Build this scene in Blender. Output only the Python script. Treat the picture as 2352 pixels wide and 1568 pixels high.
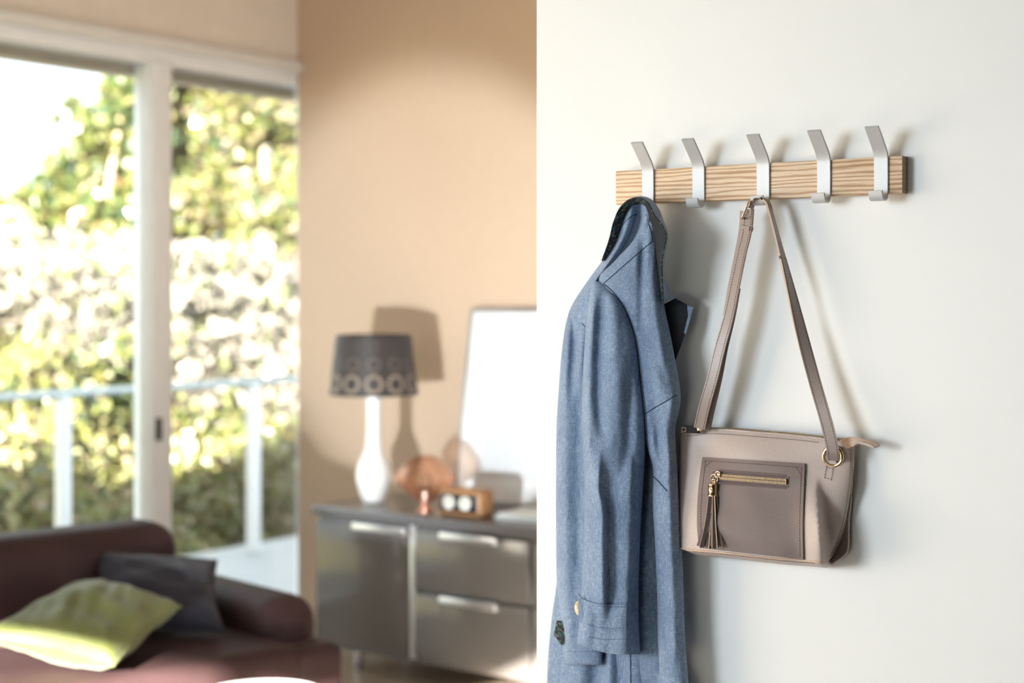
import bpy, bmesh, math, random
import numpy as np
from mathutils import Vector, Matrix, noise

random.seed(7)
for _o in list(bpy.data.objects):
    bpy.data.objects.remove(_o, do_unlink=True)
SC = bpy.context.scene
COL = SC.collection
V = Vector

# ------------------------------------------------------------------ camera
EYE = 1.45                       # camera height above the floor
FPX = 3600.0                     # focal length for a 2352 px wide frame
CX, HY = 1176.0, 684.0           # principal column, horizon row
YAW = math.radians(35.5)
FX, FY = -math.sin(YAW), math.cos(YAW)
RX, RY = math.cos(YAW), math.sin(YAW)
cam_d = bpy.data.cameras.new('camera')
cam = bpy.data.objects.new('camera', cam_d)
COL.objects.link(cam)
cam.location = (0, 0, EYE)
cam.rotation_euler = (math.pi / 2, 0, YAW)
cam_d.sensor_width = 36
cam_d.lens = FPX / 2352 * 36
cam_d.shift_y = -(784 - HY) / 2352
cam_d.clip_end = 300
cam_d.dof.use_dof = True
cam_d.dof.focus_distance = 2.58
cam_d.dof.aperture_fstop = 2.4
SC.camera = cam

# ------------------------------------------------------------------ light
SC.view_settings.view_transform = 'Standard'
SC.view_settings.look = 'None'
SC.view_settings.gamma = 1
SC.view_settings.exposure = 0.0
SC.view_settings.use_curve_mapping = False

world = bpy.data.worlds.new('sky')
SC.world = world
world.use_nodes = True
wn = world.node_tree.nodes
wn['Background'].inputs[0].default_value = (0.82, 0.91, 1.0, 1)
wn['Background'].inputs[1].default_value = 2.8

def lamp(name, kind, loc, aim, energy, color=(1, 1, 1), **kw):
    d = bpy.data.lights.new(name, kind)
    d.energy = energy
    d.color = color
    for k, v in kw.items():
        setattr(d, k, v)
    o = bpy.data.objects.new(name, d)
    COL.objects.link(o)
    o.location = loc
    o.rotation_euler = (V(aim) - V(loc)).to_track_quat('-Z', 'Y').to_euler()
    return o

# low sun from behind the camera, through the garden door in the wall behind it
SUN_DIR = V((-0.38, 0.92, -0.3075))
lamp('sun', 'SUN', (4, -12, 8), V((4, -12, 8)) + SUN_DIR, 85.0, (1.0, 0.93, 0.83), angle=0.012)
# daylight from the tall window behind the camera, left of it
lamp('window_daylight', 'AREA', (-3.5, -2.5, 1.75), (-1.0, 2.38, 1.35), 24.0, (0.82, 0.92, 1.0),
     shape='RECTANGLE', size=1.5, size_y=1.5, spread=math.radians(70))
# unseen spot lamp standing in for sunlight thrown back up by the floor
lamp('bounce_spot', 'SPOT', (-2.3, 0.55, 0.5), (-4.02, 5.15, 1.44), 940.0, (0.86, 0.95, 1.0),
     spot_size=math.radians(23.5), spot_blend=0.45, shadow_soft_size=0.05)

# ------------------------------------------------------------------ layout helpers
YW = 2.38                        # plane of the white wall with the coat rack
XWIN = -4.85                     # plane of the glazed wall
YTAN = 5.15                      # plane of the tan wall

def ray(px, py):
    u = (px - CX) / FPX
    return V((FX + u * RX, FY + u * RY, (HY - py) / FPX))

def W(px, py, D=0.0):
    r = ray(px, py); t = (YW - D) / r.y
    return V((r.x * t, r.y * t, EYE + r.z * t))

def on_y(px, py, y):
    r = ray(px, py); t = y / r.y
    return V((r.x * t, y, EYE + r.z * t))

def on_x(px, py, x):
    r = ray(px, py); t = x / r.x
    return V((x, r.y * t, EYE + r.z * t))

def on_z(px, py, z):
    r = ray(px, py); t = (z - EYE) / r.z
    return V((r.x * t, r.y * t, z))

def at(px, py, t):
    r = ray(px, py)
    return V((r.x * t, r.y * t, EYE + r.z * t))

def wloc(o):
    p = V((0, 0, 0))
    while o is not None:
        p = p + o.location
        o = o.parent
    return p

def tag(o, label=None, cat=None, group=None, kind=None):
    if label: o['label'] = label
    if cat: o['category'] = cat
    if group: o['group'] = group
    if kind: o['kind'] = kind
    return o

def empty(name, loc, label, cat, group=None):
    o = bpy.data.objects.new(name, None)
    o.empty_display_size = 0.1
    COL.objects.link(o)
    o.location = loc
    return tag(o, label, cat, group)

def mesh_obj(name, verts, faces, mats, parent=None, smooth=True, mat_idx=None, auto=None):
    """verts in world space; stored relative to the parent (parents are never rotated)"""
    off = wloc(parent) if parent else V((0, 0, 0))
    me = bpy.data.meshes.new(name)
    me.from_pydata([tuple(V(v) - off) for v in verts], [], [tuple(f) for f in faces])
    if not isinstance(mats, (list, tuple)):
        mats = [mats]
    for m in mats:
        me.materials.append(m)
    if mat_idx:
        me.polygons.foreach_set('material_index', mat_idx)
    if smooth:
        me.polygons.foreach_set('use_smooth', [True] * len(me.polygons))
    me.update()
    bm = bmesh.new(); bm.from_mesh(me)
    bmesh.ops.recalc_face_normals(bm, faces=bm.faces)
    if auto:
        for e in bm.edges:
            if len(e.link_faces) == 2 and e.calc_face_angle(0) > math.radians(auto):
                e.smooth = False
    bm.to_mesh(me); bm.free()
    o = bpy.data.objects.new(name, me)
    COL.objects.link(o)
    o.parent = parent
    return o

def bm_obj(name, bm, mat, parent=None, smooth=True, auto=40):
    off = wloc(parent) if parent else V((0, 0, 0))
    bmesh.ops.translate(bm, verts=bm.verts, vec=-off)
    bmesh.ops.recalc_face_normals(bm, faces=bm.faces)
    for f in bm.faces: f.smooth = smooth
    if auto:
        for e in bm.edges:
            if len(e.link_faces) == 2 and e.calc_face_angle(0) > math.radians(auto):
                e.smooth = False
    me = bpy.data.meshes.new(name)
    bm.to_mesh(me); bm.free()
    mats = mat if isinstance(mat, (list, tuple)) else [mat]
    for m in mats: me.materials.append(m)
    o = bpy.data.objects.new(name, me)
    COL.objects.link(o)
    o.parent = parent
    return o

def bm_box(bm, lo, hi, bevel=0.0, seg=2, M=None):
    lo, hi = V(lo), V(hi)
    r = bmesh.ops.create_cube(bm, size=1.0)
    vs = r['verts']
    for v in vs:
        v.co = V((lo[i] + (hi[i] - lo[i]) * (v.co[i] + 0.5) for i in range(3)))
    if bevel > 0:
        es = list({e for v in vs for e in v.link_edges})
        r2 = bmesh.ops.bevel(bm, geom=es, offset=bevel, segments=seg, affect='EDGES', profile=0.5)
        vs = list({v for v in vs if v.is_valid} | set(r2['verts']))
    if M is not None:
        bmesh.ops.transform(bm, matrix=M, verts=[v for v in vs if v.is_valid])
    return vs

def box(name, lo, hi, mat, parent=None, bevel=0.0, seg=2, M=None):
    bm = bmesh.new()
    bm_box(bm, lo, hi, bevel, seg, M)
    return bm_obj(name, bm, mat, parent, smooth=bevel > 0, auto=50)

def structure(o):
    o['kind'] = 'structure'
    return o

def lathe(name, prof, centre, mat, parent=None, seg=40, auto=45):
    """prof: (radius, z) from bottom to top, z world"""
    vs, fs = [], []
    n = len(prof)
    for (r, z) in prof:
        for k in range(seg):
            a = 2 * math.pi * k / seg
            vs.append((centre[0] + r * math.cos(a), centre[1] + r * math.sin(a), z))
    for i in range(n - 1):
        for k in range(seg):
            k2 = (k + 1) % seg
            fs.append((i * seg + k, i * seg + k2, (i + 1) * seg + k2, (i + 1) * seg + k))
    if prof[0][0] > 1e-5: fs.append(tuple(range(seg)))
    if prof[-1][0] > 1e-5: fs.append(tuple((n - 1) * seg + k for k in range(seg)))
    return mesh_obj(name, vs, fs, mat, parent, True, auto=auto)

def tube_geo(pts, r, seg=8, closed=False, base=0):
    pts = [V(p) for p in pts]
    n = len(pts)
    rr = r if isinstance(r, (list, tuple)) else [r] * n
    vs, fs = [], []
    up = V((0.13, 0.31, 0.94))
    for i, p in enumerate(pts):
        if closed: d = pts[(i + 1) % n] - pts[i - 1]
        else: d = pts[min(i + 1, n - 1)] - pts[max(i - 1, 0)]
        if d.length < 1e-9: d = V((0, 0, 1))
        d.normalize()
        a = d.cross(up)
        if a.length < 1e-3: a = d.cross(V((1, 0, 0)))
        a.normalize(); b = d.cross(a)
        for k in range(seg):
            t = 2 * math.pi * k / seg
            vs.append(p + (a * math.cos(t) + b * math.sin(t)) * rr[i])
    m = n if closed else n - 1
    for i in range(m):
        j = (i + 1) % n
        for k in range(seg):
            k2 = (k + 1) % seg
            fs.append((base + i * seg + k, base + i * seg + k2, base + j * seg + k2, base + j * seg + k))
    if not closed:
        fs.append(tuple(base + k for k in range(seg)))
        fs.append(tuple(base + (n - 1) * seg + k for k in range(seg)))
    return vs, fs

def tube(name, pts, r, mat, parent=None, seg=8, closed=False):
    vs, fs = tube_geo(pts, r, seg, closed)
    return mesh_obj(name, vs, fs, mat, parent, True, auto=60)

def cr(tab):
    """smooth interpolation through (key, value) pairs"""
    xs = [float(a) for a, _ in tab]; ys = [float(b) for _, b in tab]
    n = len(xs)
    ms = []
    for i in range(n):
        if i == 0: ms.append((ys[1] - ys[0]) / (xs[1] - xs[0]))
        elif i == n - 1: ms.append((ys[-1] - ys[-2]) / (xs[-1] - xs[-2]))
        else:
            d0 = (ys[i] - ys[i - 1]) / (xs[i] - xs[i - 1]); d1 = (ys[i + 1] - ys[i]) / (xs[i + 1] - xs[i])
            ms.append(0.0 if d0 * d1 < 0 else (d0 + d1) / 2)
    def f(x):
        if x <= xs[0]: return ys[0] + ms[0] * (x - xs[0]) * 0.6
        if x >= xs[-1]: return ys[-1] + ms[-1] * (x - xs[-1]) * 0.6
        i = 0
        while x > xs[i + 1]: i += 1
        h = xs[i + 1] - xs[i]; t = (x - xs[i]) / h
        t2, t3 = t * t, t * t * t
        return (2*t3 - 3*t2 + 1) * ys[i] + (t3 - 2*t2 + t) * h * ms[i] + (-2*t3 + 3*t2) * ys[i+1] + (t3 - t2) * h * ms[i+1]
    return f

def smoothpath(pts, n):
    """resample a poly-line of tuples with Catmull-Rom, n points"""
    L = [0.0]
    for a, b in zip(pts, pts[1:]):
        L.append(L[-1] + max(1e-6, math.dist(a, b)))
    fs = [cr(list(zip(L, [p[k] for p in pts]))) for k in range(len(pts[0]))]
    return [tuple(f(L[-1] * i / (n - 1)) for f in fs) for i in range(n)]

def sstep(a, b, x):
    t = min(1.0, max(0.0, (x - a) / (b - a)))
    return t * t * (3 - 2 * t)

# ------------------------------------------------------------------ materials
def newmat(name):
    m = bpy.data.materials.new(name)
    m.use_nodes = True
    nt = m.node_tree
    b = nt.nodes['Principled BSDF']
    return m, nt, b

def N(nt, typ, **kw):
    n = nt.nodes.new(typ)
    for k, v in kw.items(): setattr(n, k, v)
    return n

def tex_noise(nt, scale, detail=4, rough=0.55, mapping=None, coord='Object'):
    tc = N(nt, 'ShaderNodeTexCoord')
    n = N(nt, 'ShaderNodeTexNoise')
    n.inputs['Scale'].default_value = scale
    n.inputs['Detail'].default_value = detail
    n.inputs['Roughness'].default_value = rough
    if mapping:
        mp = N(nt, 'ShaderNodeMapping')
        mp.inputs['Scale'].default_value = mapping
        nt.links.new(tc.outputs[coord], mp.inputs[0])
        nt.links.new(mp.outputs[0], n.inputs[0])
    else:
        nt.links.new(tc.outputs[coord], n.inputs[0])
    return n

def ramp(nt, src, stops):
    r = N(nt, 'ShaderNodeValToRGB')
    cr_ = r.color_ramp
    while len(cr_.elements) < len(stops): cr_.elements.new(0.5)
    for e, (p, c) in zip(cr_.elements, stops):
        e.position = p; e.color = (*c, 1)
    nt.links.new(src, r.inputs[0])
    return r

def add_bump(nt, b, src, strength=0.2, dist=0.002):
    bp = N(nt, 'ShaderNodeBump')
    bp.inputs['Strength'].default_value = strength
    bp.inputs['Distance'].default_value = dist
    nt.links.new(src, bp.inputs['Height'])
    nt.links.new(bp.outputs[0], b.inputs['Normal'])
    return bp

def plain(name, col, rough=0.5, metal=0.0, var=0.08, scale=12, bump=0.0, bscale=300, bdist=0.001, sheen=0.0, coat=0.0, mapping=None):
    m, nt, b = newmat(name)
    n = tex_noise(nt, scale, 3, mapping=mapping)
    lo = tuple(max(0, c * (1 - var)) for c in col); hi = tuple(min(1, c * (1 + var)) for c in col)
    r = ramp(nt, n.outputs[0], [(0.3, lo), (0.7, hi)])
    nt.links.new(r.outputs[0], b.inputs['Base Color'])
    b.inputs['Roughness'].default_value = rough
    b.inputs['Metallic'].default_value = metal
    if sheen: b.inputs['Sheen Weight'].default_value = sheen
    if coat: b.inputs['Coat Weight'].default_value = coat
    if bump:
        n2 = tex_noise(nt, bscale, 3)
        add_bump(nt, b, n2.outputs[0], bump, bdist)
    return m

M = {}
M['wall'] = plain('white_paint', (0.84, 0.845, 0.84), 0.6, var=0.012, scale=3, bump=0.12, bscale=260, bdist=0.0008)
M['dim'] = plain('dark_fill_absorber', (0.055, 0.05, 0.045), 0.7)  # dark tone for unseen surfaces, set low to cut stray fill light
M['ceil'] = plain('ceiling_paint', (0.78, 0.76, 0.72), 0.7, var=0.01)
M['header'] = plain('beige_paint', (0.80, 0.71, 0.62), 0.6, var=0.02)
M['trimwhite'] = plain('trim_enamel', (0.80, 0.79, 0.76), 0.35, var=0.02)
M['alu'] = plain('window_aluminium', (0.92, 0.94, 0.96), 0.38, 0.0, var=0.02)
M['gasket'] = plain('dark_gasket', (0.035, 0.04, 0.045), 0.5)
M['floor'] = plain('oak_floor', (0.33, 0.265, 0.205), 0.3, var=0.2, scale=3, mapping=(1, 12, 1))
M['deck'] = plain('pale_deck', (0.34, 0.355, 0.37), 0.5, var=0.06, scale=4)
M['post'] = plain('white_post', (0.80, 0.80, 0.80), 0.4, var=0.02)
M['rail'] = plain('rail_steel', (0.42, 0.46, 0.46), 0.3, 0.7, var=0.03)

def tan_wallpaper():
    m, nt, b = newmat('tan_grasscloth')
    n = tex_noise(nt, 1.0, 4, mapping=(30, 30, 900))
    n2 = tex_noise(nt, 1.0, 3, mapping=(500, 500, 60))
    mx = N(nt, 'ShaderNodeMix'); mx.data_type = 'FLOAT'; mx.inputs[0].default_value = 0.4
    nt.links.new(n.outputs[0], mx.inputs[2]); nt.links.new(n2.outputs[0], mx.inputs[3])
    r = ramp(nt, mx.outputs[0], [(0.3, (0.50, 0.362, 0.258)), (0.7, (0.63, 0.47, 0.345))])
    nt.links.new(r.outputs[0], b.inputs['Base Color'])
    b.inputs['Roughness'].default_value = 0.65
    add_bump(nt, b, mx.outputs[0], 0.4, 0.001)
    return m
M['tan'] = tan_wallpaper()

def thin_glass(name, tint=(1, 1, 1), refl=0.06, rough=0.0):
    m = bpy.data.materials.new(name); m.use_nodes = True
    nt = m.node_tree; nt.nodes.clear()
    out = N(nt, 'ShaderNodeOutputMaterial')
    tr = N(nt, 'ShaderNodeBsdfTransparent'); tr.inputs[0].default_value = (*tint, 1)
    gl = N(nt, 'ShaderNodeBsdfGlossy'); gl.inputs['Roughness'].default_value = rough
    mx = N(nt, 'ShaderNodeMixShader')
    fr = N(nt, 'ShaderNodeFresnel'); fr.inputs[0].default_value = 1.2 + refl * 4
    nt.links.new(fr.outputs[0], mx.inputs[0])
    nt.links.new(tr.outputs[0], mx.inputs[1]); nt.links.new(gl.outputs[0], mx.inputs[2])
    nt.links.new(mx.outputs[0], out.inputs[0])
    return m
M['glass'] = thin_glass('window_glass', (0.96, 0.98, 0.97), 0.03)
M['artglass'] = thin_glass('picture_glass', (0.99, 0.99, 0.99), -0.035)
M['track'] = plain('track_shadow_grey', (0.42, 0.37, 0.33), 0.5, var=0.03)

def oak_board():
    m, nt, b = newmat('light_ash')
    tc = N(nt, 'ShaderNodeTexCoord')
    mp = N(nt, 'ShaderNodeMapping'); mp.inputs['Scale'].default_value = (0.55, 3.0, 7.0)
    mp.inputs['Rotation'].default_value = (0, math.radians(3), 0)
    nt.links.new(tc.outputs['Object'], mp.inputs[0])
    n = N(nt, 'ShaderNodeTexNoise'); n.inputs['Scale'].default_value = 6; n.inputs['Detail'].default_value = 3
    nt.links.new(mp.outputs[0], n.inputs[0])
    w = N(nt, 'ShaderNodeTexWave'); w.wave_type = 'BANDS'; w.bands_direction = 'Z'
    w.inputs['Scale'].default_value = 6.0; w.inputs['Distortion'].default_value = 7.0
    w.inputs['Detail'].default_value = 2.5; w.inputs['Detail Scale'].default_value = 1.6
    nt.links.new(mp.outputs[0], w.inputs[0])
    r = ramp(nt, w.outputs[0], [(0.0, (0.52, 0.30, 0.15)), (0.2, (0.70, 0.46, 0.27)), (0.5, (0.83, 0.61, 0.40)), (1.0, (0.88, 0.69, 0.49))])
    f = tex_noise(nt, 1.0, 4, mapping=(40, 600, 900))
    r2 = ramp(nt, f.outputs[0], [(0.35, (0.82, 0.80, 0.77)), (0.6, (1, 1, 1))])
    mx = N(nt, 'ShaderNodeMix'); mx.data_type = 'RGBA'; mx.blend_type = 'MULTIPLY'; mx.inputs[0].default_value = 0.8
    nt.links.new(r.outputs[0], mx.inputs[6]); nt.links.new(r2.outputs[0], mx.inputs[7])
    nt.links.new(mx.outputs[2], b.inputs['Base Color'])
    b.inputs['Roughness'].default_value = 0.5
    add_bump(nt, b, w.outputs[0], 0.15, 0.0006)
    return m
M['ash'] = oak_board()
M['ashend'] = plain('ash_end_grain_shaded', (0.33, 0.21, 0.15), 0.6, var=0.2, scale=60, mapping=(1, 1, 4))  # end grain with the shade of the right-hand side put into its colour
M['hook'] = plain('satin_aluminium', (0.62, 0.62, 0.625), 0.5, 0.25, var=0.015, scale=40)

def chambray():
    m, nt, b = newmat('blue_chambray')
    a = tex_noise(nt, 1.0, 3, 0.6, mapping=(1500, 900, 90))
    c = tex_noise(nt, 1.0, 3, 0.6, mapping=(110, 110, 1500))
    big = tex_noise(nt, 9.0, 3)
    mx = N(nt, 'ShaderNodeMix'); mx.data_type = 'FLOAT'; mx.inputs[0].default_value = 0.42
    nt.links.new(a.outputs[0], mx.inputs[2]); nt.links.new(c.outputs[0], mx.inputs[3])
    mx2 = N(nt, 'ShaderNodeMix'); mx2.data_type = 'FLOAT'; mx2.inputs[0].default_value = 0.16
    nt.links.new(mx.outputs[0], mx2.inputs[2]); nt.links.new(big.outputs[0], mx2.inputs[3])
    r = ramp(nt, mx2.outputs[0], [(0.36, (0.070, 0.122, 0.235)), (0.5, (0.185, 0.262, 0.395)), (0.64, (0.43, 0.52, 0.65))])
    nt.links.new(r.outputs[0], b.inputs['Base Color'])
    b.inputs['Roughness'].default_value = 0.85
    b.inputs['Sheen Weight'].default_value = 0.15
    add_bump(nt, b, mx.outputs[0], 0.35, 0.0006)
    return m
M['denim'] = chambray()
M['seam'] = plain('navy_seam', (0.030, 0.045, 0.085), 0.9)
M['stitchblue'] = plain('blue_stitch', (0.10, 0.15, 0.25), 0.9)

def floral():
    m, nt, b = newmat('dark_floral_lining')
    tc = N(nt, 'ShaderNodeTexCoord')
    v = N(nt, 'ShaderNodeTexVoronoi'); v.inputs['Scale'].default_value = 230
    nt.links.new(tc.outputs['Object'], v.inputs[0])
    r = ramp(nt, v.outputs['Color'], [(0.0, (0.008, 0.009, 0.012)), (0.55, (0.012, 0.014, 0.018)), (0.66, (0.02, 0.11, 0.095)), (0.78, (0.13, 0.11, 0.11)), (0.9, (0.02, 0.03, 0.03))])
    nt.links.new(r.outputs[0], b.inputs['Base Color'])
    b.inputs['Roughness'].default_value = 0.8
    return m
M['floral'] = floral()
M['lapel'] = plain('navy_shade_facing', (0.011, 0.013, 0.02), 0.9, var=0.2, scale=200)  # cloth darkened: the shadow inside lapel and collar is in the colour
M['button'] = plain('horn_button', (0.55, 0.42, 0.24), 0.22, var=0.55, scale=70, coat=0.5)

def leather(name, col, rough=0.42, emb=0.25):
    m, nt, b = newmat(name)
    n1 = tex_noise(nt, 1.0, 2, mapping=(260, 200, 1300))
    n2 = tex_noise(nt, 1.0, 2, mapping=(1100, 700, 260))
    mx = N(nt, 'ShaderNodeMix'); mx.data_type = 'FLOAT'; mx.inputs[0].default_value = 0.45
    nt.links.new(n1.outputs[0], mx.inputs[2]); nt.links.new(n2.outputs[0], mx.inputs[3])
    r = ramp(nt, mx.outputs[0], [(0.3, tuple(c * 0.88 for c in col)), (0.7, tuple(min(1, c * 1.1) for c in col))])
    nt.links.new(r.outputs[0], b.inputs['Base Color'])
    b.inputs['Roughness'].default_value = rough
    add_bump(nt, b, mx.outputs[0], emb, 0.0006)
    return m
M['taupe'] = leather('taupe_leather', (0.56, 0.46, 0.415))
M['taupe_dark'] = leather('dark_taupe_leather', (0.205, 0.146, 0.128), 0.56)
M['taupe_strap'] = leather('strap_leather', (0.36, 0.285, 0.255), 0.36, 0.12)
M['edge'] = plain('tan_edge_paint', (0.62, 0.44, 0.32), 0.5, var=0.05)
M['thread'] = plain('brown_thread', (0.10, 0.07, 0.065), 0.8)
M['gold'] = plain('pale_gold', (0.88, 0.63, 0.40), 0.16, 1.0, var=0.05)
M['teeth'] = plain('zip_teeth', (0.52, 0.38, 0.22), 0.5, 0.4, var=0.05)
M['ziptape'] = plain('zip_tape', (0.15, 0.10, 0.095), 0.7)
M['tassel'] = leather('tassel_leather', (0.16, 0.12, 0.105), 0.45, 0.1)
M['inside'] = plain('dark_inside', (0.02, 0.018, 0.018), 0.9)

# ================================================================== the room
CEIL = 2.9
structure(box('floor', (-4.85, -3.0, -0.12), (3.6, 5.15, 0.0), M['floor']))
structure(box('ceiling', (-5.1, -3.2, CEIL), (3.8, 5.4, CEIL + 0.12), M['ceil']))
structure(box('ceiling_bounce_blocker', (-2.0, -2.5, CEIL - 0.10), (1.3, YW, CEIL), M['dim']))  # unseen dark panel added under the ceiling to cut bounced light
XEND = W(1231, 700, 0).x
structure(box('wall_right', (XEND, YW, 0), (3.6, YW + 0.13, CEIL), M['wall'], bevel=0.004))
structure(box('wall_back', (XWIN, YTAN, 0), (3.6, YTAN + 0.16, CEIL), M['tan']))
structure(box('wall_far_right', (1.3, -3.0, 0), (1.45, YW, CEIL), M['dim']))  # unseen wall set close and dark to cut fill from the right
bm = bmesh.new()
bm_box(bm, (-5.05, -3.0, 2.50), (XWIN, YTAN, CEIL))
bm_box(bm, (-5.05, -3.0, 0.0), (XWIN, 1.02, 2.50))
structure(bm_obj('wall_left', bm, M['header'], None, False))
bm = bmesh.new()
bm_box(bm, (-5.05, -3.2, 0), (-4.2, -3.0, CEIL))
bm_box(bm, (-2.2, -3.2, 0), (-1.6, -3.0, CEIL))
bm_box(bm, (0.3, -3.2, 0), (3.75, -3.0, CEIL))
bm_box(bm, (-1.6, -3.2, 2.5), (-0.45, -3.0, CEIL))
for v in bm_box(bm, (-0.45, -3.2, 2.5), (0.3, -3.0, CEIL)):   # lintel slope added to shape a diagonal sun edge on the sideboard
    if v.co.z < 2.6 and v.co.x > 0: v.co.z = 2.87
bm_box(bm, (-4.2, -3.2, 2.6), (-2.2, -3.0, CEIL))
bm_box(bm, (-4.2, -3.2, 0), (-2.2, -3.0, 0.6))
structure(bm_obj('wall_front', bm, M['dim'], None, False))
def struct_empty(name, loc):
    o = bpy.data.objects.new(name, None); COL.objects.link(o); o.location = loc
    o['kind'] = 'structure'; o.empty_display_size = 0.1
    return o

structure(box('added_dark_rug', (-3.34, -2.74, 0.0), (1.14, 1.99, 0.012), M['dim'], None, 0.003))  # unseen dark rug added to cut sun bounce onto the coat wall

# visible window: head, post, panes
w1 = struct_empty('window_1', (XWIN - 0.06, 4.2, 0.0))
YM = on_x(369, 700, XWIN).y
box('head_frame', (XWIN - 0.19, 3.25, 2.40), (XWIN - 0.002, YTAN + 0.16, 2.47), M['alu'], w1, 0.004)
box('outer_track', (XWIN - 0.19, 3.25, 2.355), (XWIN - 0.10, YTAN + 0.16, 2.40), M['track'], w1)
box('sill_frame', (XWIN - 0.19, 3.25, 0.0), (XWIN - 0.002, YTAN + 0.16, 0.035), M['alu'], w1, 0.004)
box('post', (XWIN - 0.10, YM - 0.055, 0.035), (XWIN + 0.02, YM + 0.045, 2.40), M['alu'], w1, 0.006)
box('post_gasket', (XWIN - 0.13, YM + 0.045, 0.035), (XWIN - 0.01, YM + 0.058, 2.40), M['gasket'], w1)
box('side_frame', (XWIN - 0.12, 3.25, 0.035), (XWIN - 0.02, 3.32, 2.40), M['alu'], w1, 0.004)
lz = on_x(350, 985, XWIN).z
box('lock', (XWIN + 0.018, YM - 0.045, lz - 0.045), (XWIN + 0.035, YM - 0.022, lz + 0.045), M['gasket'], w1, 0.003)
box('pane', (XWIN - 0.062, 3.32, 0.035), (XWIN - 0.056, YM - 0.055, 2.40), M['glass'], w1)
box('pane', (XWIN - 0.082, YM + 0.058, 0.035), (XWIN - 0.076, YTAN + 0.16, 2.40), M['glass'], w1)
w2 = struct_empty('window_2', (XWIN - 0.06, 2.1, 0.0))
for y0, y1 in ((1.02, 2.10), (2.15, 3.25)):
    box('pane', (XWIN - 0.062, y0, 0.0), (XWIN - 0.056, y1, 2.5), M['glass'], w2)
box('post', (XWIN - 0.10, 2.10, 0.0), (XWIN + 0.02, 2.15, 2.5), M['alu'], w2)
structure(box('trim_1', (XWIN, 3.25, 2.455), (XWIN + 0.035, YTAN, 2.50), M['trimwhite'], None, 0.005))
w3 = struct_empty('window_3', (-3.2, -3.1, 0.6))
box('pane', (-4.2, -3.11, 0.6), (-2.2, -3.10, 2.6), M['glass'], w3)
box('window_frame', (-3.23, -3.14, 0.6), (-3.17, -3.06, 2.6), M['alu'], w3)

d1 = struct_empty('door_1', (-0.65, -3.1, 0))
box('pane', (-1.6, -3.11, 0.0), (-0.66, -3.10, 2.5), M['glass'], d1)
box('pane', (-0.64, -3.11, 0.0), (0.3, -3.10, 2.5), M['glass'], d1)
box('shadow_bar', (0, -3.13, -0.022), (0.8, -3.08, 0.022), M['alu'], d1, 0, 1, Matrix.Translation((-0.45, 0, 2.36)) @ Matrix.Rotation(-math.atan2(0.37, 0.75), 4, 'Y'))  # unseen bar added to draw a thin shadow line across the sun patch
box('door_stile', (-0.68, -3.13, 0.0), (-0.62, -3.08, 2.5), M['alu'], d1)

# ================================================================== outside
structure(box('deck', (-6.85, 1.43, -0.16), (-5.05, 9.5, -0.05), M['deck']))
RAILX = -6.6
rl = empty('deck_railing', (RAILX, 6.0, -0.05), 'white posted metal railing along the deck outside the window', 'railing')
RZ = on_x(340, 892, RAILX).z
tube('top_rail', [(RAILX, 2.2 + 0.5 * k, RZ) for k in range(15)], 0.021, M['rail'], rl, 10)
yp = [on_x(145, 900, RAILX).y, on_x(582, 900, RAILX).y]
dyp = yp[1] - yp[0]
post_me = None
for k in (-1, 0, 1, 2):
    y = yp[0] + k * dyp
    if post_me is None:
        p = box('post', (RAILX - 0.032, y - 0.032, -0.05), (RAILX + 0.032, y + 0.032, RZ - 0.015), M['post'], rl, 0.01)
        post_me = p; y_first = y
    else:
        c = post_me.copy(); COL.objects.link(c); c.parent = rl
        c.location = (0, y - y_first, 0)

M['added_ground'] = plain('added_ground_green', (0.06, 0.075, 0.03), 0.9, var=0.3, scale=3)
structure(box('added_ground', (-30, -30, -0.4), (14, -3.2, -0.25), M['added_ground']))  # unseen dark ground added to cut sky light from below the horizon
structure(box('wall_sky_blocker', (-22, -14.4, -0.25), (12, -14.0, 3.2), M['dim']))  # unseen wall added to block low sky light through door and window

def hill_z(x, y):
    d = -(x + 4.85)
    z = -0.62 + 0.22 * max(0.0, d - 2.6)
    z = min(z, 0.75 + 0.03 * max(0.0, d - 9))
    return z + 0.12 * math.sin(1.7 * x + 0.8 * y)

vs, fs = [], []
nx, ny = 40, 40
for i in range(nx + 1):
    for j in range(ny + 1):
        x = -6.9 - 23 * (i / nx) ** 1.3; y = -8 + 40 * j / ny
        vs.append((x, y, hill_z(x, y)))
for i in range(nx):
    for j in range(ny):
        a = i * (ny + 1) + j
        fs.append((a, a + 1, a + ny + 2, a + ny + 1))
M['soil'] = plain('dry_hillside', (0.216, 0.194, 0.094), 0.9, var=0.5, scale=2.5)
structure(mesh_obj('ground', vs, fs, M['soil']))

def leafmat(name, stops):
    m = bpy.data.materials.new(name); m.use_nodes = True
    nt = m.node_tree; nt.nodes.clear()
    out = N(nt, 'ShaderNodeOutputMaterial')
    g = N(nt, 'ShaderNodeNewGeometry')
    r = ramp(nt, g.outputs['Random Per Island'], stops)
    r.color_ramp.interpolation = 'CONSTANT'
    d = N(nt, 'ShaderNodeBsdfDiffuse'); t = N(nt, 'ShaderNodeBsdfTranslucent')
    nt.links.new(r.outputs[0], d.inputs[0]); nt.links.new(r.outputs[0], t.inputs[0])
    mx = N(nt, 'ShaderNodeMixShader'); mx.inputs[0].default_value = 0.42
    nt.links.new(d.outputs[0], mx.inputs[1]); nt.links.new(t.outputs[0], mx.inputs[2])
    gl = N(nt, 'ShaderNodeBsdfGlossy'); gl.inputs['Roughness'].default_value = 0.35
    mx2 = N(nt, 'ShaderNodeMixShader'); mx2.inputs[0].default_value = 0.06
    nt.links.new(mx.outputs[0], mx2.inputs[1]); nt.links.new(gl.outputs[0], mx2.inputs[2])
    nt.links.new(mx2.outputs[0], out.inputs[0])
    return m
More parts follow.
